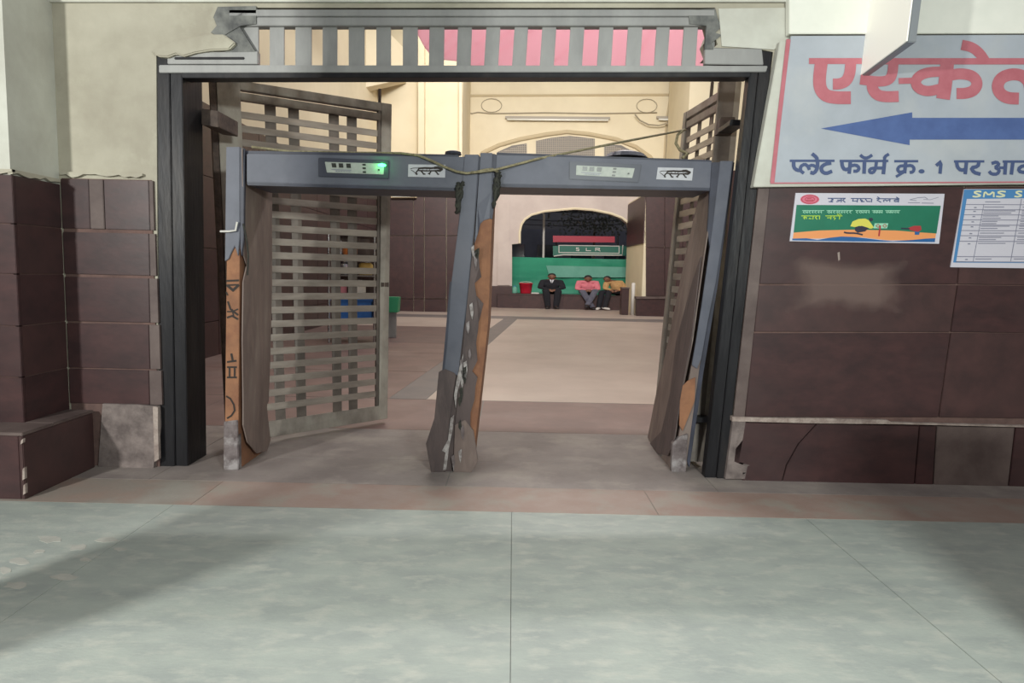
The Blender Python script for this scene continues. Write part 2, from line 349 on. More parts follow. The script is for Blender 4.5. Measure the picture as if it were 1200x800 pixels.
# nail scar and pale patch of old glue on the slabs
build(MB().prism([P(x, y, .028) for x, y in ((981.5, 296), (984, 295), (984.5, 304), (982.5, 306))], (0, .004, 0)), 'plaster_chip', K['mortar'], wall)
def glue_mat():
    mm = bpy.data.materials.new('old_glue_residue'); mm.use_nodes = True; nt = mm.node_tree; N = nt.nodes; L = nt.links
    b = N['Principled BSDF']; b.inputs['Base Color'].default_value = lin((132, 110, 104)); b.inputs['Roughness'].default_value = .8
    tc = N.new('ShaderNodeTexCoord'); n = N.new('ShaderNodeTexNoise'); n.inputs['Scale'].default_value = 3.5; n.inputs['Detail'].default_value = 8
    L.new(tc.outputs['Object'], n.inputs['Vector'])
    sp = N.new('ShaderNodeSeparateXYZ'); L.new(tc.outputs['Object'], sp.inputs[0])
    def M(op, a, c):
        x = N.new('ShaderNodeMath'); x.operation = op
        for k, v in ((0, a), (1, c)):
            if isinstance(v, (int, float)): x.inputs[k].default_value = v
            else: L.new(v, x.inputs[k])
        return x.outputs[0]
    ax = M('MULTIPLY', M('ABSOLUTE', sp.outputs[0], 0), 2.5); az = M('MULTIPLY', M('ABSOLUTE', sp.outputs[2], 0), 5.6)
    mx = M('MAXIMUM', ax, az); e = M('ADD', mx, M('MULTIPLY', M('SUBTRACT', n.outputs['Fac'], .5), 1.3))
    r = N.new('ShaderNodeMapRange'); r.inputs[1].default_value = 1.0; r.inputs[2].default_value = .55; r.inputs[3].default_value = 0; r.inputs[4].default_value = .5
    L.new(e, r.inputs[0]); L.new(r.outputs[0], b.inputs['Alpha']); return mm
build(MB().face([P(x, y, .0275) for x, y in ((925, 300), (1070, 300), (1062, 372), (920, 370))]), 'glue_residue', glue_mat(), wall)

# left recess dado and concrete lump
zr = [at(15, y, 4.26).z for y in (203, 262, 321, 382, 442, 497)]
XP = -3.09
ztop = P(150, 208).z
build(MB().box(XP, P(187, 400).x - .02, WY - .012, WY, 0, ztop - .015), 'joint_fill', K['jointback'], wall)
zz = [ztop] + zr[1:-1] + [P(150, 473).z]
for i in range(5):
    xe = P(176, 208 + i * 54).x
    x1 = P(183.5 + i * .8, 300).x
    xm = -2.86 if i == 0 else None
    z1, z0 = zz[i] - .003, zz[i + 1] + .003
    zt = z1 - random.uniform(0, .02)
    if xm:
        build(MB().box(XP, xm - .04, WY - .026, WY, z0, zt), 'marble_panel', K['marble'], wall, bevel=.003)
        build(MB().box(xm - .035, xm + .06, WY - .03, WY, z0, zt), 'marble_panel', K['marblegrey'], wall, bevel=.003)
        build(MB().box(xm + .065, xe, WY - .026, WY, z0, zt), 'marble_panel', K['marble'], wall, bevel=.003)
    else:
        build(MB().box(XP, xe, WY - .026, WY, z0, zt), 'marble_panel', K['marble'], wall, bevel=.003)
    build(MB().box(xe + .003, x1, WY - .022, WY, z0, zt), 'plaster_strip', K['marblegrey'], wall)
build(MB().prism([flo(120, 545) + Vector((0, -.05, 0)), flo(184, 545) + Vector((0, -.05, 0)), P(185, 500, .05), P(184, 476, .05), P(160, 474, .05), P(120, 473, .05)], (0, .05, 0)), 'concrete_lump', K['concrete'], wall)
build(MB().prism([P(x, y, .06) for x, y in ((179, 476), (185, 477), (185, 500), (186, 538), (181, 541), (180, 510))], (0, .03, 0)), 'mortar_edge', K['mortar'], wall)

# ------------------------------------------------------------------ left pier
pier = build(MB().box(-6.5, XP - .024, 4.284, WY + .3, 0, 4.4), 'wall_left', K['whiteplaster'], kind='structure')  # paler plaster colour makes up for lamplight missing on the pier
zs = zr
build(MB().box(-6.5, XP - .008, 4.272, 4.30, 0, zr[0] - .015), 'joint_fill', K['jointback'], pier)
build(MB().box(XP - .03, XP - .008, 4.272, WY - .03, 0, zr[0] - .015), 'joint_fill', K['jointback'], pier)
for i in range(5):
    z1, z0 = zs[i] - (random.uniform(.0, .01) if i == 0 else .003), zs[i + 1] + .003
    build(MB().box(XP - .024, XP, 4.284, WY - .03, z0, z1), 'marble_panel', K['marble2' if i % 2 else 'marble'], pier, bevel=.003)
    for a, b in ((-6.5, -4.6), (-4.596, XP)):
        build(MB().box(a, b, 4.26, 4.284, z0, z1), 'marble_panel', K['marble'], pier, bevel=.003)
zp = .409
for a, b in ((-6.5, -4.6), (-4.596, -2.935)):
    build(MB().box(a, b, 3.993, 4.26, 0, zp - .02), 'plinth_slab', K['marble'], pier, bevel=.004)
build(MB().box(-2.934, -2.91, 3.993, WY - .06, 0, zp - .02), 'plinth_slab', K['marble2'], pier, bevel=.004)
build(MB().box(XP, -2.935, 4.26, WY - .06, 0, zp - .02), 'plinth_core', K['mortar'], pier)
build(MB().box(-6.5, -2.905, 3.988, 4.262, zp - .019, zp), 'plinth_cap', K['marblegrey'], pier, bevel=.004)
build(MB().box(XP, -2.905, 4.263, WY - .06, zp - .019, zp), 'plinth_cap', K['marblegrey'], pier, bevel=.004)
for z0, z1 in ((.34, .375), (.12, .20), (.03, .1)):
    build(MB().prism([(-2.918, 3.985, z0), (-2.904, 3.985, z0 + .01), (-2.902, 3.985, z1), (-2.914, 3.985, z1 - .012)], (0, .02, 0)), 'mortar_chip', K['mortar'], pier)
# torn upper edge of the dado: plaster lapping over the slabs
def lap(fn, a, b, n, z, parent):
    pts = []
    for i in range(n + 1): t = i / n; pts.append(fn(a + (b - a) * t, z + random.uniform(-.012, .018)))
    for i in range(n, -1, -1): pts.append(fn(a + (b - a) * i / n, z + .025))
    return pts
build(MB().prism(lap(lambda x, z: Vector((x, WY - .03, z)), XP, -2.53, 14, ztop, wall), (0, .03, 0)), 'plaster_edge', K['plaster'], wall)
build(MB().prism(lap(lambda x, z: Vector((x, 4.256, z)), -6.4, XP + .004, 40, zr[0], pier), (0, .03, 0)), 'plaster_edge', K['plaster'], pier)
build(MB().prism(lap(lambda y, z: Vector((XP + .004, y, z)), 4.262, WY - .03, 9, zr[0] - .0, pier), (-.03, 0, 0)), 'plaster_edge', K['plaster'], pier)

# the rest of the room behind the camera: dark dado, cream above
def shell(name, x0, x1, y0, y1, h=3.7):
    r_ = build(MB().box(x0, x1, y0, y1, 2.0, h), name, K['plaster'], kind='structure')
    build(MB().box(x0, x1, y0, y1, 0, 1.995), 'marble_panel', K['marble'], r_)
shell('wall_rear', -6.5, 7, -5.0, -4.7)
shell('wall_side', 7.0, 7.3, -5.0, 4.7)
shell('wall_side', -6.8, -6.5, -5.0, 4.2)
# unseen pillar and low block, added to cast the shadow bands on the floor
build(MB().box(-2.80, -2.50, 1.35, 1.8, 0, 4.4), 'wall_shadow_pillar', K['plaster'], kind='structure')
build(MB().box(2.05, 2.7, 1.5, 2.0, 0, 1.42), 'wall_shadow_block', K['marble'], kind='structure')

# ------------------------------------------------------------------ gate frame with transom
fr = thing('steel_doorway', P(540, 552) * 1, 'dark grey steel doorway frame with a slatted transom across its top', 'gate frame')
def pz(q, dep, name, mt, parent, off=0, bev=.004, **k):
    return build(MB().prism([P(x, y, off) for x, y in q], (0, dep, 0)), name, mt, parent, bevel=bev, **k)
def pzf(q, dep, name, mt, parent, off=0, bev=.004):
    pts = [P(x, y, off) for x, y in q]
    for p in pts[-2:]: p.z = 0
    return build(MB().prism(pts, (0, dep, 0)), name, mt, parent, bevel=bev)
pzf([(184, 62), (198, 62), (205, 545), (187, 545)], .30, 'post', K['darksteel'], fr)
pzf([(199, 62), (213, 62), (220, 545), (206, 545)], .30, 'post', K['darksteel'], fr, -.012)
pzf([(878, 90), (891, 60), (839, 558), (826, 556)], .09, 'post', K['darksteel'], fr, -.012)
pzf([(892, 60), (905, 60), (850, 560), (840, 558)], .12, 'post', K['darksteel'], fr)
pz([(186, 76), (900, 77), (898, 84), (186, 85)], .10, 'rail', K['steel'], fr, .012)
pz([(212, 85), (880, 84.5), (879, 90), (213, 91)], .12, 'rail', K['darksteel'], fr, .004)
pz([(196, 62), (302, 60), (302, 75), (196, 75)], .05, 'bracket_plate', K['steel'], fr, .006)
pz([(204, 66.5), (286, 66.5), (286, 69.5), (204, 69.5)], .02, 'bracket_plate', K['darksteel'], fr, .014)
pz([(826, 56), (893, 57), (895, 76), (826, 75)], .05, 'bracket_plate', K['steel'], fr, .006)
pz([(268, 11), (838, 11), (838, 19), (268, 19)], .10, 'rail', K['steel'], fr, .012)
pz([(273, 20), (836, 20), (836, 30), (273, 30)], .08, 'rail', K['steel'], fr, .002)
slits = [(303, 316), (333, 346), (365, 378), (395, 408.5), (427, 441), (458, 472), (489.5, 503), (520.5, 536), (552.5, 569), (585.5, 602), (618, 634.5), (651, 667.5), (684, 701.5), (718, 735), (752, 768.5), (784, 800.5), (817, 828)]
edges = [272] + [v for s in slits for v in s] + [838]
for i in range(0, len(edges), 2):
    a, b = edges[i], edges[i + 1]
    k = 0 if a < 480 else -2 * min(1, (a - 480) / 100)
    pz([(a - k * .6, 29), (b - k * .6, 29), (b + k, 78), (a + k, 78)], .014, 'slat', K['steel'], fr, -.03, .002)
for a, b in ((303, 828),):
    pz([(a - 2, 28), (b + 2, 28), (b + 2, 33), (a - 2, 33)], .02, 'slit_lip', K['darksteel'], fr, -.046, .001)

# ------------------------------------------------------------------ gate leaves
def quad(A, B, C, D):   # A top u=0, B top u=1, C bottom u=1, D bottom u=0
    n = (B - A).cross(D - A).normalized()
    if n.y > 0: n = -n
    def f(u, v, d=0.0):
        t = A.lerp(B, u); b = D.lerp(C, u); return b.lerp(t, v) + n * d
    return f, n
def leaf(label, A, B, C, D, straps, nsl, u0, u1, rods):
    root = thing('gate_leaf', D, label, 'gate')
    f, n = quad(A, B, C, D)
    def bar(name, mt, u0, u1, v0, v1, d0, t, bev=.003):
        return build(MB().prism([f(u0, v0, d0), f(u1, v0, d0), f(u1, v1, d0), f(u0, v1, d0)], n * -t), name, mt, root, bevel=bev)
    bar('stile', K['gate'], 0, u0, 0, 1, .02, .05)
    bar('stile', K['gate'], u1 + .02, 1, 0, 1, .025, .06)
    bar('stile', K['gatestrap'], u1, u1 + .018, .03, .975, .015, .04)
    bar('rail', K['gate'], u0, 1 - .06, .975, 1, .02, .05)
    bar('rail', K['gate'], u0, 1 - .06, .945, .968, .016, .03)
    bar('rail', K['gate'], u0, 1 - .06, 0, .045, .02, .05)
    v0, v1 = .075, .935
    for i in range(nsl):
        a = v0 + (v1 - v0) * i / nsl
        bar('slat', K['gatebar'], u0, u1, a, a + (v1 - v0) / nsl * .50, .008, .012, .003)
    for a, b in straps: bar('strap', K['gatestrap'], a, b, .03, .97, -.008, .01, 0)
    for u, vv0, vv1 in rods: build(MB().tube([f(u, vv0, -.01), f(u, vv1, -.01)], .014, 8), 'drop_bolt', K['rust'], root, smooth=False)
    return root, f, n, bar
A = fl(253, 91, 2.92); D = fl(273, 519, .04); B = fl(458, 123, 2.92); C = fl(453, 490, .04)
lleaf, f1, n1, bar1 = leaf('left slatted steel gate leaf swung open behind the left detector', A, B, C, D,
             [(.25, .31), (.38, .44), (.615, .675), (.725, .785)], 22, .12, .915, [(.93, .97, 1.045)])
bar1('latch', K['rust'], .94, .995, .425, .44, .03, .03)
bar1('hinge_stile', K['rust'], -.035, -.002, .01, .99, .015, .05)
build(MB().prism([at(236, 127, 5.0), at(256, 130, 5.0), at(256, 149, 5.0), at(236, 146, 5.0)], (0, .35, 0)), 'hinge', K['rust'], lleaf, bevel=.004)
NT = fl(865, 95, 2.93); NB = fl(823, 541, .05); FT = fl(804, 133, 2.93); FB = NB + (FT - NT)
rleaf, f2, n2, bar2 = leaf('right slatted steel gate leaf swung open almost edge on to the view', NT, FT, FB, NB,
             [(.30, .36), (.42, .48), (.66, .72)], 22, .12, .915, [(.5, .97, 1.05)])
# the wide front stile face of the near end
build(MB().prism([NT + Vector((-.14, -.0, 0)), NT + Vector((.0, -.0, 0)), NB + Vector((.0, -.0, 0)), NB + Vector((-.10, -.0, 0))], (0, .05, 0)), 'stile', K['gatestrap'], rleaf, bevel=.004)
build(MB().prism([at(845, 137, 5.3), at(862, 137, 5.3), at(858, 157, 5.3), at(841, 157, 5.3)], (0, .09, 0)), 'hinge_wrap', K['rust'], rleaf, bevel=.004)
build(MB().prism([at(856, 140, 5.02), at(874, 140, 5.02), at(873, 147, 5.02), at(855, 147, 5.02)], (0, .3, 0)), 'hinge', K['darksteel'], rleaf, bevel=.004)
build(MB().prism([at(812, 489, 4.95), at(832, 489, 4.95), at(832, 495, 4.95), at(812, 495, 4.95)], (0, .2, 0)), 'hinge', K['darksteel'], rleaf, bevel=.004)

# ------------------------------------------------------------------ metal detectors
def DY(x): return 4.69 + (x - 265) * .00030 if x < 563 else 4.80 + (x - 563) * .00042
def D_(x, y, off=0.0): return at(x, y, DY(x) - off)
DEP = .56
def dprism(q, dep, name, mt, parent, off=0.0, bev=.003, floor=(), smooth=False, m2=None):
    pts = [D_(x, y, off) for x, y in q]
    for i in floor: pts[i].z = 0
    return build(MB().prism(pts, (0, dep, 0)), name, mt, parent, bevel=bev)
def side(q, X, name, mt, parent, t):
    """sheet on a side wall of a panel; X = its plane (a function of pixel height, panels lean)"""
    pts = [onx(x, y, X(y)) for x, y in q]
    return build(MB().prism(pts, (t, 0, 0)), name, mt, parent)

def panel_logo(q, parent, lab=None):
    st = dprism(q, .004, 'sticker', K['sticker'], parent, .009, 0)
    (x0, y0), (x1, y1), (x2, y2), (x3, y3) = q
    def fn(u, v):
        a = D_(x0 + (x1 - x0) * u, y0 + (y1 - y0) * u, .0105); b = D_(x3 + (x2 - x3) * u, y3 + (y2 - y3) * u, .0105)
        return a.lerp(b, v)
    mm = MB(); W = 15 / 43
    F2 = lambda x, y: fn(x, y / W)
    for pts, wd in (([(.06, .13), (.12, .105), (.2, .10), (.28, .10)], .018),
                    ([(.08, .16), (.14, .19), (.2, .24)], .016),
                    ([(.27, .11), (.45, .095), (.62, .10), (.76, .085)], .05),
                    ([(.25, .16), (.33, .17), (.5, .175), (.66, .17), (.8, .16)], .036),
                    ([(.5, .09), (.5, .18)], .014), ([(.58, .1), (.58, .17)], .012), ([(.4, .1), (.4, .17)], .012),
                    ([(.70, .09), (.80, .08), (.90, .12), (.92, .145)], .07), ([(.92, .13), (.86, .17), (.78, .16)], .05),
                    ([(.29, .12), (.25, .18), (.22, .22), (.22, .265), (.26, .275)], .036),
                    ([(.34, .17), (.39, .22), (.42, .265), (.47, .265)], .036),
                    ([(.62, .17), (.60, .22), (.56, .25), (.60, .27)], .036),
                    ([(.72, .17), (.77, .21), (.80, .255), (.84, .265)], .034)):
        mm.ribbon(pts, wd, F2)
    build(mm, 'lion_print', K['print'], st)
    return st
def control(parent, bz, dsp, lit):
    cp = dprism(bz, .05, 'control_panel', K['bezel'], parent, .014, .004)
    dp = dprism(dsp, .012, 'display_plate', K['disp'], cp, .018, .002)
    (x0, y0), (x1, y1), (x2, y2), (x3, y3) = dsp
    def fn(u, v, off=.0225):
        a = D_(x0 + (x1 - x0) * u, y0 + (y1 - y0) * u, off); b = D_(x3 + (x2 - x3) * u, y3 + (y2 - y3) * u, off)
        return a.lerp(b, v)
    for u in (.11, .23, .36): build(MB().prism([fn(u, .1), fn(u + .075, .1), fn(u + .075, .5), fn(u, .5)], (0, .002, 0)), 'digit_window', K['digit'], cp)
    for v in (.08, .4, .75): build(MB().prism([fn(.635, v), fn(.69, v), fn(.69, v + .16), fn(.635, v + .16)], (0, .002, 0)), 'button', K['digit'], cp)
    build(MB().prism([fn(.9, .5), fn(.93, .5), fn(.93, .65), fn(.9, .65)], (0, .002, 0)), 'button', K['digit'], cp)
    m2 = MB()
    for u, e in ((.09, .44),): m2.prism([fn(u, .68), fn(e, .68), fn(e, .73), fn(u, .73)], (0, .002, 0))
    for i in range(6): m2.prism([fn(.16 + i * .045, .82), fn(.19 + i * .045, .82), fn(.19 + i * .045, .88), fn(.16 + i * .045, .88)], (0, .002, 0))
    build(m2, 'panel_print', K['postermid'], cp)
    if lit:
        c = fn(.965, .16, .026)
        o = MB().lathe(c, [(.004, -.012), (.016, -.007), (.02, 0), (.016, .007), (.004, .012)], 12, sx=1.5)
        build(o, 'lamp', K['led'], cp, smooth=True, label='glowing green lamp')
        l = bpy.data.lights.new('green_lamp_light', 'POINT'); l.energy = .22; l.color = (.1, 1, .3); l.shadow_soft_size = .01
        lo = bpy.data.objects.new('green_lamp_light', l); COL.objects.link(lo); lo.location = c + Vector((0, -.035, 0)); 
    return cp

det1 = thing('metal_detector', fl(395, 551), 'left walk-through metal detector with a lit green lamp and torn orange left panel', 'metal detector')
det2 = thing('metal_detector', fl(670, 551), 'right walk-through metal detector with no lamp lit, tied to its neighbour by rope', 'metal detector')
# panel A ------------------------------------------------------------
pa = dprism([(267, 173), (282, 173), (279, 549), (263, 550)], DEP, 'side_panel', K['core'], det1, 0, .002, floor=(2, 3))
dprism([(265, 172), (281, 172), (281, 276), (279, 300), (275, 288), (271, 296), (268, 303), (263.5, 306)], .02, 'front_cover', K['det'], pa, .014)
dprism([(281, 173), (286.5, 174), (285.5, 280), (283, 300), (281.5, 290)], .03, 'edge_trim', K['detdark'], pa, .012)
XA = lambda y: D_(284 - (y - 173) * .004, y).x + .004
side([(283, 174), (318, 190), (318, 330), (316, 420), (314, 470), (309, 480), (301, 470), (296, 400), (292, 340), (288, 310), (285, 300)], XA, 'side_cover', K['lam'], pa, .006)
XA2 = lambda y: D_(283, y).x + .012
side([(284, 470), (283, 400), (284, 330), (288, 312), (294, 350), (303, 400), (309, 450), (313, 490), (316, 515), (312, 528), (300, 531), (289, 518), (284, 498)], XA2, 'torn_cover', K['lam'], pa, .008)
dprism([(262, 494), (278.5, 492), (279.5, 550), (262, 551)], .06, 'foot', K['foot'], pa, .008, .004, floor=(2, 3))
build(MB().tube([D_(285, 262, .02), D_(289, 280, .02), D_(291, 300, .01), D_(290, 322, -.02)], .006, 6), 'loose_cable', K['black'], pa)
build(MB().tube([D_(258, 271, .03), D_(268, 271, .03), D_(276, 270, .03), D_(278, 260, .03)], .007, 6), 'wire_tie', K['offwhite'], pa)
FN = lambda x, y: D_(x, y, .003)
for grp in ((([(265, 329), (280, 328.4)], 2.2), ([(266, 334), (273, 340), (280, 333.5)], 3.0), ([(265, 342), (267, 346)], 1.6), ([(265, 334), (280, 333.5)], 1.8)),
            (([(267, 353), (270, 362), (279, 369)], 2.2), ([(266, 365), (272, 365), (279, 362)], 1.6), ([(266, 372), (272, 370), (279, 374)], 2.2), ([(272, 362), (274, 371)], 1.6)),
            (([(266, 424), (277, 422.5)], 2.2), ([(271, 414), (273, 424)], 2.4), ([(266, 430), (277.5, 430)], 2), ([(269, 430), (269, 442)], 2), ([(275, 430), (275, 442)], 2), ([(266, 442), (277.5, 442)], 2)),
            (([(265, 464), (270, 467), (274, 474), (275, 481), (271, 487), (266, 490)], 2),)):
    mm = MB()
    for pts, wd in grp: mm.ribbon(pts, wd, FN)
    build(mm, 'stencil_mark', K['print'], pa)
# beam 1
b1 = dprism([(289, 180), (545, 183.5), (545, 220.5), (289, 213.5)], .5, 'beam', K['det'], det1, .004, .004)
dprism([(289, 213), (545, 220), (544, 224), (290, 217)], .45, 'beam_lip', K['detdark'], b1, .0, .002)
dprism([(288, 176.5), (537, 181), (537, 184), (288, 180)], .45, 'beam_cap', K['detdark'], b1, -.02, .002)
build(MB().lathe(D_(531, 181.5, -.15), [(.06, 0), (.055, .02), (.03, .028)], 14), 'cap_knob', K['detdark'], b1)
control(det1, [(373, 184.5), (456, 188), (456, 209.5), (373, 207)], [(380.5, 189.5), (450, 191.5), (449.5, 204.5), (383, 202)], True)
panel_logo([(478.5, 192.5), (522, 193), (521.5, 208), (478, 207)], det1)
# panel B
pb = dprism([(546, 182), (562, 182), (549, 380), (529, 551), (510, 551), (524, 380)], DEP, 'side_panel', K['lamdark'], det1, 0, .002, floor=(3, 4))
dprism([(544.5, 181), (561, 181), (555, 270), (546, 360), (537, 440), (530, 438), (522, 434), (518, 440), (526.5, 350), (539, 250)], .02, 'front_cover', K['det'], pb, .016)
dprism([(559, 182), (562.5, 183), (556.5, 260), (550, 330), (548, 365), (544, 380), (547, 330), (553, 262)], .04, 'edge_trim', K['detdark'], pb, .010)
dprism([(514, 436), (521, 432), (533, 437), (534, 440), (527, 490), (522, 552), (505, 552), (499, 520), (509, 490)], .03, 'torn_cover', K['lamdark'], pb, .022, .003, floor=(5, 6))
dprism([(540, 424), (543, 414), (541, 440), (536, 460), (534, 478), (532, 464), (535, 445)], .012, 'torn_edge', K['tear'], pb, .024, 0)
dprism([(528, 490), (532, 486), (530, 505), (526, 525), (523, 550), (519, 551), (522, 530), (518, 528), (525, 515)], .012, 'torn_edge', K['tear'], pb, .028, 0)
dprism([(527, 330), (529, 330), (524.5, 400), (520.5, 436), (518, 436), (522, 392)], .03, 'edge_trim', K['detdark'], pb, .02, 0)
# panel C
pc = dprism([(564, 180), (580, 180), (572, 380), (553, 548), (535, 549), (549, 380)], DEP, 'side_panel', K['core'], det2, 0, .002, floor=(3, 4))
dprism([(563, 179), (577, 179), (576, 225), (574, 256), (567, 258), (563, 262), (560, 274), (556, 285), (559, 240)], .02, 'front_cover', K['det'], pc, .016)
dprism([(577, 180), (582, 181), (579, 240), (577, 257), (574, 256)], .03, 'edge_trim', K['detdark'], pc, .012)
random.seed(3)
jag = [(553, 300)]; y = 300
while y < 540: jag.append((566 - (y - 300) * .062 + random.uniform(-8, 4), y)); y += random.uniform(7, 16)
jag += [(548, 548), (531, 549), (533, 500), (541, 420)]
dprism(jag, .014, 'torn_cover', K['lamdark'], pc, .014, 0)
for k in range(20):
    yy = random.uniform(282, 538); xx = 556 - (yy - 300) * .088 + random.uniform(-5, 4); z_ = random.uniform(.4, 1.5)
    dprism([(xx - 2 * z_, yy), (xx + random.uniform(.5, 2.5), yy - 3), (xx + 2, yy + 6 * z_), (xx + .5, yy + 13 * z_), (xx - random.uniform(.5, 2), yy + 8 * z_)], .01, 'torn_edge', K['tear' if k % 3 == 0 else ('black' if k % 3 == 1 else 'foot')], pc, .026, 0)
dprism([(533, 498), (545, 492), (555, 505), (560, 540), (553, 548), (531, 550)], .03, 'torn_cover', K['lam'], pc, .020, .003, floor=(4, 5))
# beam 2
b2 = dprism([(578, 181), (835, 189.5), (833, 220.5), (578, 215.5)], .5, 'beam', K['det'], det2, .004, .004)
dprism([(578, 215), (833, 220), (832, 223.5), (578, 219)], .45, 'beam_lip', K['detdark'], b2, .0, .002)
dprism([(582, 178.5), (834, 187.5), (834, 190), (582, 181)], .45, 'beam_cap', K['detdark'], b2, -.02, .002)
build(MB().lathe(D_(733, 185.5, -.2), [(.16, 0), (.13, .03), (.06, .05)], 16), 'cap_knob', K['detdark'], b2)
control(det2, [(667, 189), (752, 192.5), (748, 214), (667, 210)], [(675.5, 193.5), (744, 197), (741, 208.5), (675, 205)], False)
panel_logo([(771, 196), (812.5, 197), (811, 211.5), (769, 210)], det2)
# panel D
pd = dprism([(843, 190), (858, 190), (838, 330), (804, 549), (788, 550), (828, 330)], DEP - .2, 'side_panel', K['lam'], det2, 0, .002, floor=(3, 4))
dprism([(844, 188.5), (859.5, 188.5), (851, 250), (839, 330), (829, 380), (822, 420), (817, 432), (811, 428), (822, 360), (832, 290), (837, 250)], .02, 'front_cover', K['det'], pd, .016)
dprism([(834, 190), (844, 190), (837, 250), (832, 290), (829, 270), (831, 240)], .03, 'edge_trim', K['detdark'], pd, .012)
dprism([(858, 190), (861, 190), (842, 330), (824, 440), (808, 548), (805, 540), (820, 430), (838, 330)], .04, 'edge_trim', K['detdark'], pd, .006)
dprism([(800, 452), (806, 446), (815, 442), (814, 470), (806, 490), (800, 505), (796, 498), (797, 470)], .008, 'exposed_board', K['core'], pd, .012, 0)
dprism([(788, 520), (796, 512), (806, 508), (804, 549), (787, 550)], .05, 'foot', K['foot'], pd, .018, .003, floor=(3, 4))
XD = lambda y: D_(843 - (y - 190) * .153, y).x - .004
side([(822, 222), (838, 222), (826, 300), (812, 400), (800, 460), (789, 530), (778, 532), (764, 522), (760, 512), (768, 470), (784, 400), (804, 300)], XD, 'side_cover', K['lam'], pd, -.008)
side([(812, 330), (822, 300), (812, 390), (801, 450), (790, 520), (783, 534), (768, 530), (762, 520), (776, 505), (786, 460), (793, 400)], lambda y: XD(y) - .012, 'torn_cover', K['lamdark'], pd, -.006)

# ------------------------------------------------------------------ rope, rag wraps
def T(px): return [D_(x, y, o) for x, y, o in px]
rp = tag(build(MB().tube(T([(584, 202, .04), (577, 198, .05), (568, 199, .045), (556, 202, .045), (547, 203, .045), (535, 201, .03), (520, 195, .025), (505, 188, .025), (490, 182, .015), (470, 179.5, -.02), (420, 179, -.04), (340, 177.5, -.05), (295, 172, -.05)]), .0085, 8), 'rope', K['rope'], smooth=True),
         'khaki rope running along the top of the left detector down to the joined posts', 'rope')
pts = T([(552, 202, .05), (566, 201, .055), (580, 199, .05), (600, 194, .03), (630, 186, .02)])
e1 = at(720, 168, 5.05); e2 = at(803, 152, 5.9)
rp2 = tag(build(MB().tube(pts + [e1, e2], .0085, 8), 'rope', K['rope'], smooth=True), 'khaki rope rising from the detector posts to the right gate leaf', 'rope')
build(MB().tube([at(800, 153, 5.85), at(794, 158, 5.8), at(792, 168, 5.75), at(797, 176, 5.7), at(806, 180, 5.65), at(800, 185, 5.6)], .012, 8), 'rope_tail', K['rope'], rp2, smooth=True)
for q, lab in (([(583, 202), (592, 200), (590, 222), (586, 240), (582, 244), (579, 230), (578, 214)], 'dark rag wound round the right detector post under the rope'),
               ([(540, 212), (546, 213), (543, 240), (539, 252), (534, 236), (537, 226)], 'dark rag hanging on the inner side of the left detector post')):
    mm = MB()
    xs_ = [p[0] for p in q]; ys_ = [p[1] for p in q]; cx_ = sum(xs_) / len(q)
    random.seed(int(cx_))
    for k in range(11):
        y0 = random.uniform(min(ys_), min(ys_) + 14); y1 = random.uniform(max(ys_) - 18, max(ys_)); n = 6; o_ = random.uniform(.02, .045)
        mm.tube([D_(cx_ - (y0 + (y1 - y0) * i / n - min(ys_)) * .10 + random.uniform(-4.5, 4.5) * (1 - .5 * i / n), y0 + (y1 - y0) * i / n, o_ + random.uniform(-.01, .01)) for i in range(n + 1)], [random.uniform(.006, .014) for _ in range(n + 1)], 6)
    tag(build(mm, 'cloth_rag', K['black'], smooth=True), lab, 'rag')

# ------------------------------------------------------------------ signs on the right
def N_(off): return lambda x, y: P(x, y, off)
sg = thing('direction_sign', P(1120, 216), 'large white wall sign with faded red heading and a blue arrow pointing left', 'sign')
build(MB().prism([P(x, y, .07) for x, y in ((914, 48), (1345, 40), (1345, 214), (883, 219))], (0, .07, 0)), 'sign_panel', K['whiteplaster'], sg, bevel=.004)
build(MB().prism([P(x, y, .076) for x, y in ((927, 42), (1345, 40), (1345, 213), (905, 215))], (0, .02, 0)), 'sign_face', K['signwhite'], sg, bevel=.002)
mm = MB(); f = N_(.0775)
mm.ribbon([(924, 46), (913, 140), (905, 214)], 5, f); mm.ribbon([(903, 214.5), (1050, 214), (1345, 212.5)], 1.6, f)
build(mm, 'red_border', K['signred'], sg)
f = N_(.0785); mm = MB()
for pts, wd in (([(948, 71.5), (1010, 71.5)], 7), ([(1028, 71.8), (1345, 71.8)], 7.4),
    ([(962.5, 73), (960, 92), (961, 104), (967, 112), (978, 114.5), (997, 114.5)], 15),
    ([(997, 73), (996, 86), (992, 95), (984, 98.5), (976, 98.5)], 13),
    ([(1047, 73), (1046, 86), (1042, 94), (1030, 96), (1008, 93)], 12),
    ([(1022, 95), (1022, 104), (1027, 111), (1036, 113.5), (1053, 113)], 13),
    ([(1053, 95), (1070, 94.5)], 7),
    ([(1110, 72), (1108, 95), (1105, 116)], 16),
    ([(1102, 84), (1088, 84.5), (1077, 88.5), (1072, 96), (1076, 104), (1087, 107.5), (1102, 104)], 12),
    ([(1114, 88), (1126, 86), (1140, 88.5), (1146, 97), (1142, 106), (1132, 109.5), (1121, 109.5)], 13),
    ([(1127, 52.5), (1139, 55), (1148, 62), (1154, 71)], 12),
    ([(1205, 95), (1198, 88), (1185, 86.5), (1173, 91), (1168.5, 100), (1171, 109), (1180, 115), (1194, 115.5)], 14),
    ([(1205, 95), (1208, 110), (1216, 116)], 13), ([(1205, 95), (1214, 87), (1226, 86), (1236, 92)], 13), ([(1238, 73), (1236, 117)], 14)):
    mm.ribbon(sm(pts), wd, f)
build(mm, 'heading_letters', K['signred'], sg)
mm = MB()
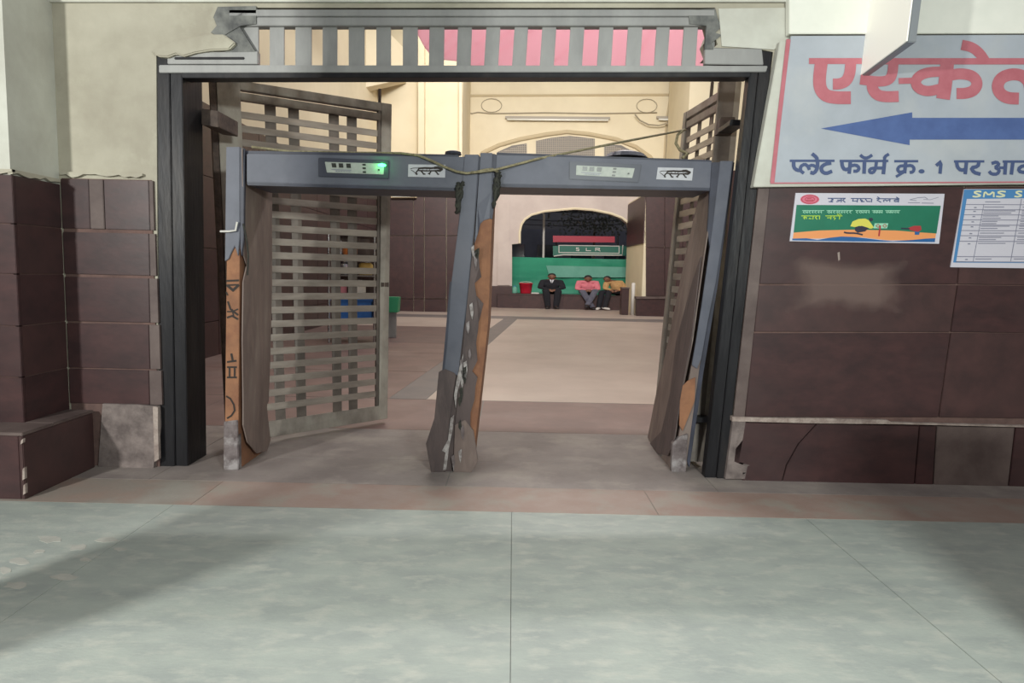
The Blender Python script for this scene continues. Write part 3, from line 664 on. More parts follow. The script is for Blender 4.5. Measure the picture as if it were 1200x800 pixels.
mm.face([f(x, y) for x, y in ((962, 150.5), (1069, 131.5), (1069, 138), (1345, 138), (1345, 163.5), (1066, 163.5), (1066, 170))])
build(mm, 'arrow', K['signblue'], sg)
mm = MB(); wd = 4.2
strokes = [([(925.5, 188.3), (978, 188.3)], 2.8), ([(930, 189), (930, 196), (934, 199.5), (939, 199.5)], wd),
  ([(942, 203), (938, 200), (938, 195), (943, 192), (947, 195), (948.5, 199)], 3.8), ([(947.5, 195), (952, 193), (957, 196)], 3.6), ([(958, 189), (958, 197), (954, 203), (949.5, 202)], wd),
  ([(951.5, 180), (957, 184.5), (957.5, 188)], wd), ([(974, 191), (967, 192), (962, 196), (963, 201), (968, 203.5), (975, 200.5)], wd), ([(971, 189), (971, 192)], 3.4),
  ([(984, 188.5), (1041, 188.5)], 2.8), ([(986.5, 189), (987, 195), (990, 199), (996, 197.5)], wd), ([(996.5, 189), (995, 203.5)], wd), ([(996, 194.5), (1003, 193), (1007, 196.5), (1005, 200.5), (1000, 200.5)], 3.8),
  ([(1013, 189), (1012.5, 203.5)], wd), ([(1008, 181.5), (1012, 185), (1017, 185), (1022, 181.5)], 3.6),
  ([(1027, 189), (1026, 198), (1023, 202.5), (1019, 202), (1019, 198), (1024, 196.8), (1036, 196.8)], 3.6), ([(1036.5, 189), (1035, 204)], wd), ([(1036.5, 188), (1036.5, 183.5), (1041.5, 180.5)], 3.6),
  ([(1048, 188.8), (1076, 188.8)], 2.8), ([(1061.5, 189), (1060, 203)], wd), ([(1060, 194), (1054, 194.5), (1051.5, 198.5), (1054, 202), (1060, 200.5)], 3.6), ([(1061.5, 194.5), (1068, 193.5), (1071.5, 197), (1070, 201.5), (1066, 202)], 3.6), ([(1050, 207), (1061, 200.5)], 3.2),
  ([(1097, 194), (1103, 189), (1101.5, 203.5)], 4), ([(1118, 189), (1153.5, 189)], 2.8), ([(1121, 190), (1122, 196), (1126, 199.5), (1131, 198.5)], wd), ([(1132.5, 190), (1131, 204)], wd),
  ([(1147, 190), (1146, 195), (1138, 196.5), (1141, 202), (1149, 204)], wd),
  ([(1162, 191.5), (1168, 189.5), (1171, 193), (1166, 196), (1171.5, 199), (1169, 204), (1162, 204), (1159, 200.5)], 3.8), ([(1171, 196.5), (1178, 196.5)], 3.2), ([(1178.5, 189), (1177.5, 204.5)], wd), ([(1187, 189), (1185, 204.5)], wd), ([(1175, 189.2), (1240, 189.2)], 2.8),
  ([(1207, 194.5), (1198, 194), (1193, 198), (1196, 202), (1207, 201)], 4), ([(1208, 189), (1207, 204)], wd)]
words = {}
for pts, ww in strokes:
    xm_ = sum(p[0] for p in pts) / len(pts)
    k_ = 0 if xm_ < 980 else 1 if xm_ < 1045 else 2 if xm_ < 1090 else 3 if xm_ < 1110 else 4 if xm_ < 1156 else 5
    words.setdefault(k_, MB()).ribbon(sm(pts, 1), ww, f)
words[6] = MB().face([f(1080 + 3.6 * math.cos(t * .5236), 200.7 + 2.6 * math.sin(t * .5236)) for t in range(12)])
for mm in words.values(): build(mm, 'word', K['navy'], sg)

wb = tag(build(MB().prism([P(x, y, .085) for x, y in ((925, -90), (1345, -90), (1345, 38.5), (925, 39.5))], (0, .066, 0)), 'blank_board', K['boxwhite'], bevel=.004),
         'plain white board fixed above the arrow sign', 'board')

# projecting box sign, hung square to the wall
pf = onx(1008, 88, P(1008, 88).x * .985); X0 = pf.x
pn = onx(1062, 48, X0)
ps = thing('projecting_sign', Vector((X0, pf.y, pf.z)), 'white box sign jutting from the wall in front of the arrow sign', 'sign')
up = Vector((.05, 0, .95))
build(MB().prism([pf, pn, pn + up, pf + up], (.008, 0, 0)), 'sign_face', K['glowface'], ps)
a = Vector((.009, 0, -.006)); th = Vector((.05, 0, 0))
build(MB().prism([pf + a, pn + a, pn + up + a, pf + up + a], th), 'sign_box', K['alu'], ps, bevel=.004)

# green notice poster
po = thing('poster', P(1015, 285), 'green railway poster with a crouching yellow figure, under the arrow sign', 'poster')
build(MB().prism([P(x, y, .034) for x, y in ((932.5, 226), (1107, 227), (1100.5, 285.5), (925.5, 282.5))], (0, .008, 0)), 'poster_sheet', K['posterwhite'], po)
f = N_(.0350); f2_ = N_(.0362); f3_ = N_(.0374)
def flat(name, mt, polys=(), ribs=(), fn=f):
    mm = MB()
    for p in polys: mm.face([fn(x, y) for x, y in p])
    for p, w_ in ribs: mm.ribbon(sm(p, 1) if len(p) > 3 and w_ > 1 else p, w_, fn)
    return build(mm, name, mt, po)
flat('green_field', K['postergreen'], [[(933.5, 240), (1102.5, 241), (1097.5, 273.5), (1075, 272), (1050, 270), (1000, 269), (960, 270), (930, 272.5)]])
flat('sand_shape', K['posterorange'], [[(930, 272.5), (960, 270), (1000, 269), (1050, 270), (1075, 272), (1097, 273.5), (1095.5, 282), (1075, 281.5), (1040, 281.5), (1010, 278), (985, 277.5), (960, 279.5), (929, 279.5)]])
flat('water_shape', K['posterblue'], [[(928.5, 279.5), (945, 279), (958, 281), (972, 278.5), (986, 277), (1000, 277.5), (1018, 279.5), (1030, 281), (1046, 282.5), (1070, 281), (1085, 279.5), (1096, 279), (1095.5, 283.5), (1000, 282.8), (928.5, 281.5)]], fn=f2_)
flat('figure_shirt', K['posteryellow'], [[(996.5, 265), (999, 259.5), (1006, 256.5), (1014, 256), (1018, 258), (1021, 262), (1024, 266.5), (1021, 268), (1014, 266.5), (1007, 264.5), (1002, 266)]], fn=f2_)
flat('figure_legs', K['posterdark'], [[(1002, 266), (1010, 264.5), (1018, 267), (1014, 271), (1005, 272.5), (1002, 270)]], [([(989, 272), (993, 273), (1003, 273), (1011, 275)], 1.8)], fn=f3_)
flat('figure_head', K['posterdark'], [[(1018.5, 255.5), (1022, 255), (1023.5, 257.5), (1021, 259.5), (1018.5, 258)]], fn=f3_)
flat('second_figure_arm', K['posterdark'], [], [([(1056, 267.5), (1066, 268)], 1.6)], fn=f3_)
flat('placard', K['posterpale'], [[(1025, 261.5), (1041, 261.5), (1039.5, 267.5), (1023.5, 267.5)]], fn=f2_)
flat('placard_ink', K['posterred'], [], [([(1029, 262.5), (1026.5, 264.5), (1029, 266.5), (1031, 264.5), (1029, 262.5)], .7), ([(1037, 262.5), (1034.5, 264.5), (1037, 266.5), (1039, 264.5), (1037, 262.5)], .7), ([(1031.5, 264), (1030, 276.5)], 1.8)], fn=f3_)
flat('second_figure', K['posterred'], [[(1064, 267), (1071, 264.5), (1079, 264.5), (1080, 269), (1076, 271.5), (1072, 271), (1066, 269.5)]], fn=f2_)
flat('second_figure_legs', K['posterblue'], [[(1072, 271), (1078, 271.5), (1077, 275), (1072, 275)]], fn=f2_)
ell = lambda cx, cy, rx, ry: [(cx + rx * math.cos(i * math.pi / 10), cy + ry * math.sin(i * math.pi / 10)) for i in range(20)]
flat('emblem', K['posterpink'], [ell(949, 233.5, 11.2, 5.8)])
flat('emblem_ring', K['posterred'], [], [(ell(949, 233.5, 9.6, 4.8) + [(958.6, 233.5)], .7), (ell(949, 233.5, 5.6, 2.8) + [(954.6, 233.5)], .6), ([(945, 234.5), (953, 234.5)], .8), ([(946, 232.5), (951, 232)], .8)], fn=f2_)
hd = [([(970, 232.3), (991, 232.3)], 1.1), ([(974, 233), (977, 234), (973, 235.2), (977, 236.6), (971, 236.2)], 1.1), ([(981, 234.4), (986, 234.4)], 1), ([(980, 236.4), (984, 235.5)], 1), ([(986, 232.5), (985.5, 237)], 1.2), ([(990, 232.5), (987.5, 234.6), (990.5, 237)], 1.1),
  ([(997, 232.5), (1021, 232.7)], 1.1), ([(1000, 232.8), (999, 236)], 1.1), ([(999, 235.5), (1004, 235.5)], 1), ([(1005, 232.8), (1004.5, 237)], 1.2), ([(1009, 233), (1008, 234.6), (1011, 234.6), (1008.5, 236.4), (1013, 236)], 1.1), ([(1014, 233), (1016, 236), (1020, 236)], 1.1), ([(1021.5, 232.8), (1021, 237)], 1.2),
  ([(1027, 232.7), (1054, 232.9)], 1.1), ([(1030.5, 233), (1028, 234.6), (1032.5, 237)], 1.2), ([(1028, 230.5), (1031, 232.4)], 1.1), ([(1036, 236.5), (1035, 234.6), (1038, 234), (1039.5, 236)], 1.1), ([(1039.5, 235), (1042, 234)], 1), ([(1043, 232.9), (1042.5, 236.5)], 1.1), ([(1052, 234), (1047.5, 234.4), (1048.5, 236.4), (1052, 235.8)], 1.1), ([(1053, 232.9), (1052.5, 237)], 1.2), ([(1050, 230.8), (1053, 232.6)], 1.1)]
for a_, b_ in ((960, 995), (995, 1024), (1024, 1060)): flat('word', K['navy'], [], [h for h in hd if a_ <= h[0][0][0] < b_])
random.seed(11)
def devline(x0, x1, yt, h, words):
    out = []; x = x0
    for wl in words:
        e = x + wl; out.append(([(x, yt), (e, yt)], .7)); q = x + 1.2
        while q < e - 1.5:
            k = random.random()
            if k < .4: out.append(([(q + 1.5, yt), (q + 1.3, yt + h)], .8)); out.append(([(q - .5, yt + h * .45), (q + 1.3, yt + h * .55)], .7))
            elif k < .7: out.append(([(q + 2, yt + .4), (q, yt + h * .5), (q + 2, yt + h)], .8))
            else: out.append(([(q, yt), (q - .3, yt + h * .7), (q + 1.8, yt + h * .6)], .8)); out.append(([(q + 1.9, yt), (q + 1.7, yt + h)], .8))
            q += random.uniform(2.8, 3.8)
        x = e + 2.5
    return out
flat('slogan_letters', K['posterpale'], [], devline(940, 1056, 246.6, 3.4, (26, 31, 17, 13, 18)), fn=f2_)
flat('slogan_letters', K['posterlime'], [], [([(939, 252.9), (961, 252.9)], .9), ([(943, 253), (942.5, 257)], 1), ([(941, 255), (945, 254.6), (945, 256.5)], .9), ([(949, 255), (948, 256.2), (951, 256.2)], .9), ([(953, 253), (952.5, 257)], 1), ([(957, 253), (955.5, 255), (957.5, 257)], 1), ([(960.5, 253), (960, 257)], 1),
     ([(967, 252.9), (987, 252.9)], .9), ([(969, 255.2), (973, 255)], .9), ([(974, 253), (973.5, 257)], 1), ([(978, 253.4), (976.5, 255), (979, 255.4), (977.5, 257.6)], .9), ([(984, 253), (983.5, 257)], 1), ([(983, 252.5), (981, 250.8), (986, 251.2)], .8)], fn=f2_)
flat('corner_lines', K['postermid'], [], [([(1066, 234), (1076, 231.5), (1084, 231), (1087, 233)], .7), ([(1066, 234), (1074, 235)], .6), ([(1082, 233.5), (1090, 234), (1100, 231)], .5), ([(1064, 237.4), (1078, 237.6)], .7), ([(1080, 237.8), (1094, 238)], .8)])

# SMS table notice
nt_ = thing('notice', P(1190, 312), 'white notice with a ruled table and blue SMS heading at the picture edge', 'notice')
po = nt_
build(MB().prism([P(x, y, .034) for x, y in ((1130, 221.5), (1275, 221), (1262, 315), (1114, 313))], (0, .008, 0)), 'notice_sheet', K['posterwhite'], nt_)
flat('blue_border', K['bluehead'], [[(1130, 222), (1275, 221.5), (1273.5, 231.5), (1133, 233), (1120.5, 306.5), (1264, 308), (1264, 308.5), (1117, 307.5)]])
def SX(x, y): return x - (y - 233) * .173
def bigS(x0, x1): return ([(x1, 224.6), ((x0 + x1) / 2, 223.9), (x0 + .6, 225.4), ((x0 + x1) / 2, 227.3), (x1 - .3, 229), ((x0 + x1) / 2 - .5, 230.6), (x0 - .8, 230)], 1.9)
hl = [bigS(1140.5, 1150), ([(1152.5, 231), (1154, 224), (1158.5, 229), (1164.5, 224), (1164.5, 231)], 1.9), bigS(1168, 1178.5), bigS(1189.5, 1198)]
flat('word', K['posterpaleyellow'], [], hl[:-1], fn=f2_); flat('word', K['posterpaleyellow'], [], hl[-1:], fn=f2_)
ry = [239.5, 245.5, 251.5, 257.5, 263.5, 270, 276, 282.5, 300.5, 306.5]
flat('table_rules', K['postermid'], [], [([(SX(1133, y), y), (SX(1273, y), y + .6)], .8) for y in ry] + [([(SX(1153, 233), 239), (SX(1153, 306), 306)], .7), ([(SX(1197, 233), 233), (SX(1197, 306), 306)], .8)])
rb = []
for i, (y, n) in enumerate(((236.5, 1), (242.5, 1), (247, 2), (253, 2), (259.3, 2), (265, 2), (273, 1), (278, 2), (285, 1), (303.3, 1))):
    for k in range(n):
        yy = y + k * 2.6; rb.append(([(SX(1155, yy), yy), (SX(1155 + random.uniform(16, 38), yy), yy)], .9)); rb.append(([(SX(1200, yy), yy), (SX(1222, yy), yy)], .9))
    if i: rb.append(([(SX(1143, y), y + .6), (SX(1146, y), y + .6)], 1.3))
flat('table_text', K['postermid'], [], rb)

# ------------------------------------------------------------------ the hall
FY, RY = 24.2, 28.3       # left and right front wall, recessed centre
LX = at(445, 330, FY).x
zc = at(500, 200, FY).z   # top of the dark dado
xr0 = at(541, 200, FY).x; xr1 = at(757, 250, FY).x
wf = build(MB().box(LX - .5, xr0, FY, FY + 5, 0, 13), 'wall_back', K['cream'], kind='structure')
def FP(x, y, Y): return at(x, y, Y)
xe = [445, 484.5, 497, 523, 543]
ye = [203, 276, 350, 367.5]
for i in range(4):
    for j in range(3):
        if i == 1 and j == 1: pass
        q = [(xe[i] + .4, ye[j] + .4), (xe[i + 1] - .4, ye[j] + .4), (xe[i + 1] - .4, ye[j + 1] - .4), (xe[i] + .4, ye[j + 1] - .4)]
        pts = [FP(x, y, FY - .1) for x, y in q]
        for p in pts:
            if p.z < .1: p.z = 0
        build(MB().prism(pts, (0, .1, 0)), 'marble_panel', K['marble2' if (i + j) % 2 else 'marble'], wf)
build(MB().prism([FP(x, y, FY - .35) for x, y in ((490, -40), (497, -40), (497, 204), (490, 204))], (0, .35, 0)), 'pilaster', K['cream'], wf)
build(MB().prism([FP(x, y, FY - .25) for x, y in ((538, -40), (541.5, -40), (541.5, 204), (538, 204))], (0, .25, 0)), 'pilaster', K['cream'], wf)
# recessed centre with arch
cw = build(MB().prism([FP(x, y, RY) for x, y in ((525, 224), (860, 224), (860, -60), (525, -60))], (0, .5, 0)), 'wall_back', K['cream'], kind='structure')
arch = [(609, 285), (609, 272), (611, 263), (615, 257), (623, 251.5), (638, 247.5), (656, 245.8), (674, 244.2), (696, 246), (716, 250), (729, 255), (736.5, 261), (739, 268), (739, 285)]
outl = [(520, 224)] + [(860, 224), (860, 368), (744, 365), (744, 286)] + arch[::-1] + [(600, 286), (600, 362), (520, 362)]
pts = [FP(x, y, RY) for x, y in outl]
for p in pts:
    if p.z < .4: p.z = 0
portal = build(MB().prism(pts, (0, .7, 0)), 'wall_arch', K['portal'], kind='structure')
build(MB().prism([FP(x, y, RY - .12) for x, y in ((520, 221.5), (860, 221.5), (860, 225.5), (520, 225.5))], (0, .12, 0)), 'cornice', K['cream'], portal)
for q in (((583, 228), (597.5, 228), (597.5, 334), (583, 334)), ((745.5, 286), (752, 286), (752, 335), (745.5, 335))):
    build(MB().prism([FP(x, y, RY - .06) for x, y in q], (0, .06, 0)), 'pilaster', K['portal'], portal)
for q in (((560, 335), (600, 335), (600, 362), (560, 362)), ((744, 337), (790, 337), (790, 366), (744, 366))):
    pts = [FP(x, y, RY - .08) for x, y in q]; pts[2].z = pts[3].z = 0
    build(MB().prism(pts, (0, .08, 0)), 'marble_panel', K['marble2'], portal)
build(MB().tube([FP(x, y, RY - .03) for x, y in arch], .05, 6), 'arch_moulding', K['cream'], portal)
# upper mouldings, traceried window
tr = build(MB().tube([FP(x, y, RY - .02) for x, y in ((546, 112), (785, 111), (785, 118), (781, 140), (778, 200))], .05, 6), 'trim_1', K['mould'], kind='structure')
tr2 = build(MB().tube([FP(x, y, RY - .02) for x, y in ((556, 192), (566, 179), (585, 170), (610, 163), (640, 157.5), (664, 154.5), (690, 157), (722, 163), (745, 172), (762, 184), (770, 195))], .085, 8), 'trim_2', K['mould'], kind='structure')
def jali(poly, x0, x1, y0, y1, topf):
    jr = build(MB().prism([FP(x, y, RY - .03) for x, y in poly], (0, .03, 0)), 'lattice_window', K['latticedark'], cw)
    mm = MB(); x = x0
    while x <= x1:
        mm.prism([FP(x, topf(x), RY - .05), FP(x + .8, topf(x), RY - .05), FP(x + .8, y1, RY - .05), FP(x, y1, RY - .05)], (0, .02, 0)); x += 2.4
    y = y0
    while y <= y1:
        a = x0
        while a < x1 and topf(a) > y: a += 1
        b = x1
        while b > x0 and topf(b) > y: b -= 1
        if b > a: mm.prism([FP(a, y, RY - .055), FP(b, y, RY - .055), FP(b, y + .8, RY - .055), FP(a, y + .8, RY - .055)], (0, .02, 0))
        y += 2.4
    build(mm, 'lattice_bars', K['lattice'], jr, kind='stuff')
jali([(583, 178), (600, 170.5), (617, 168), (617, 215), (583, 215)], 583, 617, 169, 214, lambda x: 178 - (x - 583) * .29)
jali([(628, 165), (645, 161.5), (668, 159), (697, 162.5), (697, 215), (628, 215)], 628, 697, 160, 214, lambda x: 159 + abs(x - 668) * .14)
jali([(708, 169), (728, 170), (748, 181), (748, 215), (708, 215)], 708, 748, 169, 214, lambda x: 169 + max(0, x - 715) * .36)

# right maroon pier beside the portal
rpz = build(MB().prism([FP(757, 226, 24.6), FP(835, 226, 24.6), Vector((FP(835, 226, 24.6).x, 24.6, 0)), Vector((FP(757, 226, 24.6).x, 24.6, 0))], (0, 3.7, 0)), 'wall_right', K['cream'], kind='structure')
xv = [757, 779, 800, 835]; yv = [226, 290, 347]
for i in range(3):
    for j in range(2):
        build(MB().prism([FP(x, y, 24.5) for x, y in ((xv[i] + .3, yv[j] + .3), (xv[i + 1] - .3, yv[j] + .3), (xv[i + 1] - .3, yv[j + 1] - .3), (xv[i] + .3, yv[j + 1] - .3))], (0, .1, 0)), 'marble_panel', K['marble2'], rpz)
xa = FP(757, 280, 24.6).x
build(MB().prism([(xa, 24.6, FP(757, 285, 24.6).z), (xa, 28.2, FP(757, 285, 24.6).z), (xa, 28.2, FP(757, 228, 24.6).z), (xa, 24.6, FP(757, 228, 24.6).z)], (-.1, 0, 0)), 'marble_panel', K['marble2'], rpz)
pts = [FP(746, 350, 24.3), FP(900, 350, 24.3), FP(900, 369, 24.3), FP(746, 369, 24.3)]; pts[2].z = pts[3].z = 0
build(MB().prism(pts, (0, .3, 0)), 'plinth_slab', K['marble'], rpz)
build(MB().prism([p + Vector((0, -.05, .0)) for p in (FP(745, 347.5, 24.3), FP(900, 347.5, 24.3), FP(900, 350, 24.3), FP(745, 350, 24.3))], (0, .35, 0)), 'plinth_cap', K['marblegrey'], rpz)
rw = build(MB().box(FP(835, 300, 24.6).x, 11.2, 24.6, 28, 0, 5.2), 'wall_right', K['marble2'], kind='structure')
rw2 = build(MB().box(FP(800, 300, 24.6).x, 11.2, 24.7, 28, 5.2, 13), 'wall_right', K['cream'], kind='structure')

# left side wall of the hall
sw = build(MB().box(LX - .6, LX - .1, 5.3, FY + .2, 0, 12), 'wall_hall', K['cream'], kind='structure')
zsw = 3.9
yy = 5.4
while yy < FY - 1:
    for z0, z1 in ((.0, .55), (.56, 1.7), (1.71, 2.8), (2.81, zsw)):
        build(MB().box(LX - .1, LX - .04, yy, yy + 1.86, z0, z1), 'marble_panel', K['marble2' if int(yy * 3 + z0) % 2 else 'marble'], sw)
    yy += 1.88
swr = build(MB().box(11.0, 11.4, 5.3, 24.5, 0, 12), 'wall_hall', K['cream'], kind='structure')
yy = 5.4
while yy < 24:
    for z0, z1 in ((.0, .55), (.56, 1.7), (1.71, 2.8), (2.81, zsw)):
        build(MB().box(10.94, 11.0, yy, min(yy + 1.86, 24.5), z0, z1), 'marble_panel', K['marble2' if int(yy * 3 + z0) % 2 else 'marble'], swr)
    yy += 1.88
# springing brackets of the side arches
for y0, z0 in ((23.6, 7.2), (23.3, 9.2), (15.5, 6.6)):
    build(MB().prism([(LX - .1, y0 - 1.2, z0), (LX + .9, y0, z0 + .6), (LX + .9, y0, z0 + 1.6), (LX - .1, y0 - 1.2, z0 + 2.4)], (0, .5, 0)), 'arch_bracket', K['cream'], sw)

# wall fittings of the hall
def tube_light(a, b, Y, label):
    r = thing('tube_light', FP((a[0] + b[0]) / 2, a[1], Y), label, 'light')
    (x0, y0), (x1, y1) = a, b
    build(MB().prism([FP(x0, y0 - 1.6, Y), FP(x1, y1 - 1.6, Y), FP(x1, y1 + 1.2, Y), FP(x0, y0 + 1.2, Y)], (0, .12, 0)), 'housing', K['lattice'], r)
    build(MB().tube([FP(x0 + 2, y0 + 2.4, Y - .02), FP(x1 - 2, y1 + 2.4, Y - .02)], .04, 8), 'tube', K['boxwhite'], r, smooth=True)
tube_light((592, 137.5), (715, 138.5), RY - .14, 'long unlit tube light under the square moulding on the far cream wall')
tube_light((770, 137.5), (812, 138.5), RY - .14, 'short tube light at the right end of the far cream wall')
def wire(pts, Y, r, label):
    return tag(build(MB().tube([FP(x, y, Y) for x, y in pts], r, 6), 'wire', K['wirepale'], smooth=True), label, 'wire')
circ = lambda cx, cy, rx, ry, a0=0, n=16: [(cx + rx * math.cos(a0 + i * 2 * math.pi / n), cy + ry * math.sin(a0 + i * 2 * math.pi / n)) for i in range(n)]
wire([(546, 131), (553, 133), (560, 131.5), (575, 133), (640, 132), (700, 133), (770, 132)], RY - .04, .022, 'thin wire running level above the long tube light')
wire(circ(576, 123.5, 12, 8) + [(588, 123.5)], RY - .04, .014, 'coil of thin wire on the cream wall left of the tube light')
wire(circ(758, 124, 12, 8) + [(770, 124)], RY - .04, .014, 'coil of thin wire on the cream wall right of the tube light')
wire([(744, 134), (750, 141), (760, 146), (772, 147), (784, 144), (794, 137), (800, 133)], RY - .3, .03, 'drooping black cable between tube lights on the far wall')
sb = thing('switch_box', FP(472, 232, FY - .2), 'cream switch box on the maroon wall below the left detector beam', 'switch box')
build(MB().prism([FP(x, y, FY - .3) for x, y in ((458, 222), (488, 222), (488, 231.5), (458, 231.5))], (0, .2, 0)), 'box', K['mould'], sb)
for y in (224, 227, 230): build(MB().prism([FP(460, y - .6, FY - .34), FP(486, y - .6, FY - .34), FP(486, y + .6, FY - .34), FP(460, y + .6, FY - .34)], (0, .05, 0)), 'louvre', K['boxwhite'], sb)

# pink banner hanging inside, behind the transom
bn = thing('banner', at(660, 80, 8.2), 'pink cloth banner hanging in the hall, seen through the transom slits', 'banner')
low = [(487, 14), (489, 40), (498, 56), (506, 66), (517, 69.5), (536, 71.5), (548, 73), (556, 79), (640, 81), (740, 83), (835, 84)]
mm = MB(); n = len(low)
top = [(487 + 348 * i / (n - 1), -35) for i in range(n)]
for i in range(n - 1):
    mm.prism([at(*low[i], 8.2), at(*low[i + 1], 8.2), at(top[i + 1][0], -35, 8.2), at(top[i][0], -35, 8.2)], (0, .012, 0))
build(mm, 'cloth', K['pink'], bn)
build(MB().tube([at(470, -36, 8.2), at(860, -36, 8.2)], .03, 8), 'rod', K['darksteel'], bn)

# ------------------------------------------------------------------ beyond the arch: platform
zb = FP(660, 345, 28.0).z
bx0, bx1 = FP(583, 350, 28.0).x, FP(737, 350, 28.0).x
bench = build(MB().box(bx0, bx1, 28.0, 29.1, 0, zb - .04), 'wall_bench', K['marble'], kind='structure')
k = 6
for i in range(k):
    a = bx0 + (bx1 - bx0) * i / k; b = bx0 + (bx1 - bx0) * (i + 1) / k
    build(MB().box(a + .006, b - .006, 27.96, 28.0, .0, zb - .045), 'marble_panel', K['marble2' if i % 2 else 'marble'], bench)
    build(MB().box(a + .006, b - .006, 27.93, 29.1, zb - .04, zb), 'seat_slab', K['marble2'], bench)
gc = thing('shade_cloth', FP(670, 345, 29.6), 'green shade cloth stretched across the arch behind the three seated people', 'cloth')
mm = MB(); n = 26
xa, xb = FP(590, 320, 29.6).x, FP(755, 320, 29.6).x
zt = FP(670, 302.5, 29.6).z
for i in range(n):
    x0 = xa + (xb - xa) * i / n; x1 = xa + (xb - xa) * (i + 1) / n
    w0 = .05 * math.sin(i * 1.3); w1 = .05 * math.sin((i + 1) * 1.3)
    mm.prism([(x0, 29.6 + w0, 0), (x1, 29.6 + w1, 0), (x1, 29.6 + w1, zt), (x0, 29.6 + w0, zt)], (0, .02, 0))
build(mm, 'cloth', K['greencloth'], gc, smooth=False)
build(MB().prism([FP(x, y, 29.5) for x, y in ((640, 311), (741, 313), (738, 325), (644, 325))], (0, .02, 0)), 'pale_patch', K['palecloth'], gc)
for x in (597, 672, 748): build(MB().tube([Vector((FP(x, 320, 29.7).x, 29.72, 0)), Vector((FP(x, 320, 29.7).x, 29.72, zt + .02))], .03, 8), 'pole', K['darksteel'], gc)
# sign boards
sb2 = thing('platform_sign', Vector((FP(698, 300, 30).x, 30.0, 0)), 'teal board lettered S L R in a white frame, under a crimson board', 'sign')
build(MB().prism([FP(x, y, 30) for x, y in ((648, 288), (744, 288), (744, 299.5), (648, 299.5))], (0, .08, 0)), 'sign_panel', K['boardgreen'], sb2)
build(MB().prism([FP(x, y, 29.98) for x, y in ((648, 276), (720.5, 277), (720.5, 284), (648, 283.5))], (0, .08, 0)), 'crimson_panel', K['boardred'], sb2)
fb = lambda x, y: FP(x, y, 29.985); mm = MB()
for p, w_ in (([(655, 287.3), (725.5, 288.3), (725.5, 296.7), (655, 295.7), (655, 287.3)], .9), ([(678.5, 290.4), (675.5, 290.2), (675.5, 291.6), (678.5, 292.2), (678.3, 293.7), (675, 293.4)], .9), ([(687, 290.3), (687, 293.6), (692.5, 293.6)], .9),
              ([(698, 294), (698, 290.6), (702.5, 290.8), (702.5, 292.2), (698.5, 292.2), (703.5, 294)], .9)):
    mm.ribbon(p, w_, fb)
build(mm, 'letters', K['offwhite'], sb2)
build(MB().tube([FP(649, 300, 29.95), FP(660, 298.5, 29.95), FP(729, 299, 29.95), FP(730, 287, 29.95)], .03, 6), 'white_pipe', K['offwhite'], sb2)
for x in (652, 724): build(MB().tube([Vector((FP(x, 300, 30.06).x, 30.05, 0)), FP(x, 276, 30.05)], .04, 8), 'pole', K['darksteel'], sb2)
lp = tag(build(MB().tube([Vector((FP(637.5, 300, 30.4).x, 30.4, 0)), FP(637.5, 251, 30.4), FP(634, 246, 30.4)], .05, 8), 'pole', K['offwhite']), 'thin whitish pole standing behind the green cloth on the left', 'pole')
# dark coach and platform roof
co = thing('train_coach', Vector((2.5, 40, 0)), 'dark railway coach standing in shade beyond the arch', 'train')
build(MB().box(-9, 15, 40, 42.8, .8, 4.0), 'body', K['train'], co, bevel=.15)
build(MB().box(-9, 15, 39.97, 40.0, 1.5, 1.95), 'red_band', K['trainred'], co)
for i in range(12): build(MB().box(-8.4 + i * 1.95, -7.2 + i * 1.95, 39.96, 40.0, 2.3, 3.1), 'window', K['glass'], co)
for i in range(4): build(MB().tube([(-7 + i * 6, 40.3, .45), (-7 + i * 6, 42.5, .45)], .45, 16), 'wheel', K['rust'], co)
build(MB().box(-9, 11, 34.0, 39.2, -.35, -.02), 'floor', K['greystone'], kind='structure')
build(MB().box(-14, 20, 39.2, 50, -.9, -.02), 'ground', K['roof'], kind='structure')
rf = build(MB().box(-10, 16, 30.6, 37, 4.9, 5.1), 'ceiling', K['roof'], kind='structure')
for i in range(3): build(MB().box(-10, 16, 31 + i * 2.4, 31.15 + i * 2.4, 4.6, 4.9), 'beam', K['roof'], rf)
build(MB().box(-16, 22, 49, 49.4, 0, 8), 'wall_platform', K['roof'], kind='structure')
for pts, lab in (([(596, 231), (597, 256), (650, 259), (700, 257.5), (750, 260), (751, 232)], 'uppermost sagging overhead cable seen in the arch'), ([(594, 231), (595, 262), (660, 265), (753, 262), (754, 232)], 'second sagging overhead cable seen in the arch')):
    tag(build(MB().tube([FP(x, y, 34) for x, y in pts], .025, 6), 'cable', K['postermid']), lab, 'cable')
# dusty tree crown in the arch
mm = MB(); random.seed(5); cc = FP(697, 262, 33)
for i in range(420):
    d = Vector((max(-2.2, min(2.2, random.gauss(0, 1.1))), max(-.8, min(.8, random.gauss(0, .4))), max(-.5, min(.5, random.gauss(0, .3)))))
    p = cc + d; a = Vector((random.uniform(-1, 1), random.uniform(-1, 1), random.uniform(-1, 1))).normalized() * .1
    b = a.cross(Vector((random.random(), random.random(), random.random()))).normalized() * .05
    mm.face([p - a, p + b, p + a, p - b])
tree = thing('tree', Vector((cc.x, 33, 0)), 'dusty small tree crown above the teal board beyond the arch', 'tree')
build(mm, 'foliage', K['leaf'], tree, kind='stuff')
build(MB().tube([Vector((cc.x, 33, 0)), cc], [.09, .04], 8), 'trunk', K['rust'], tree)

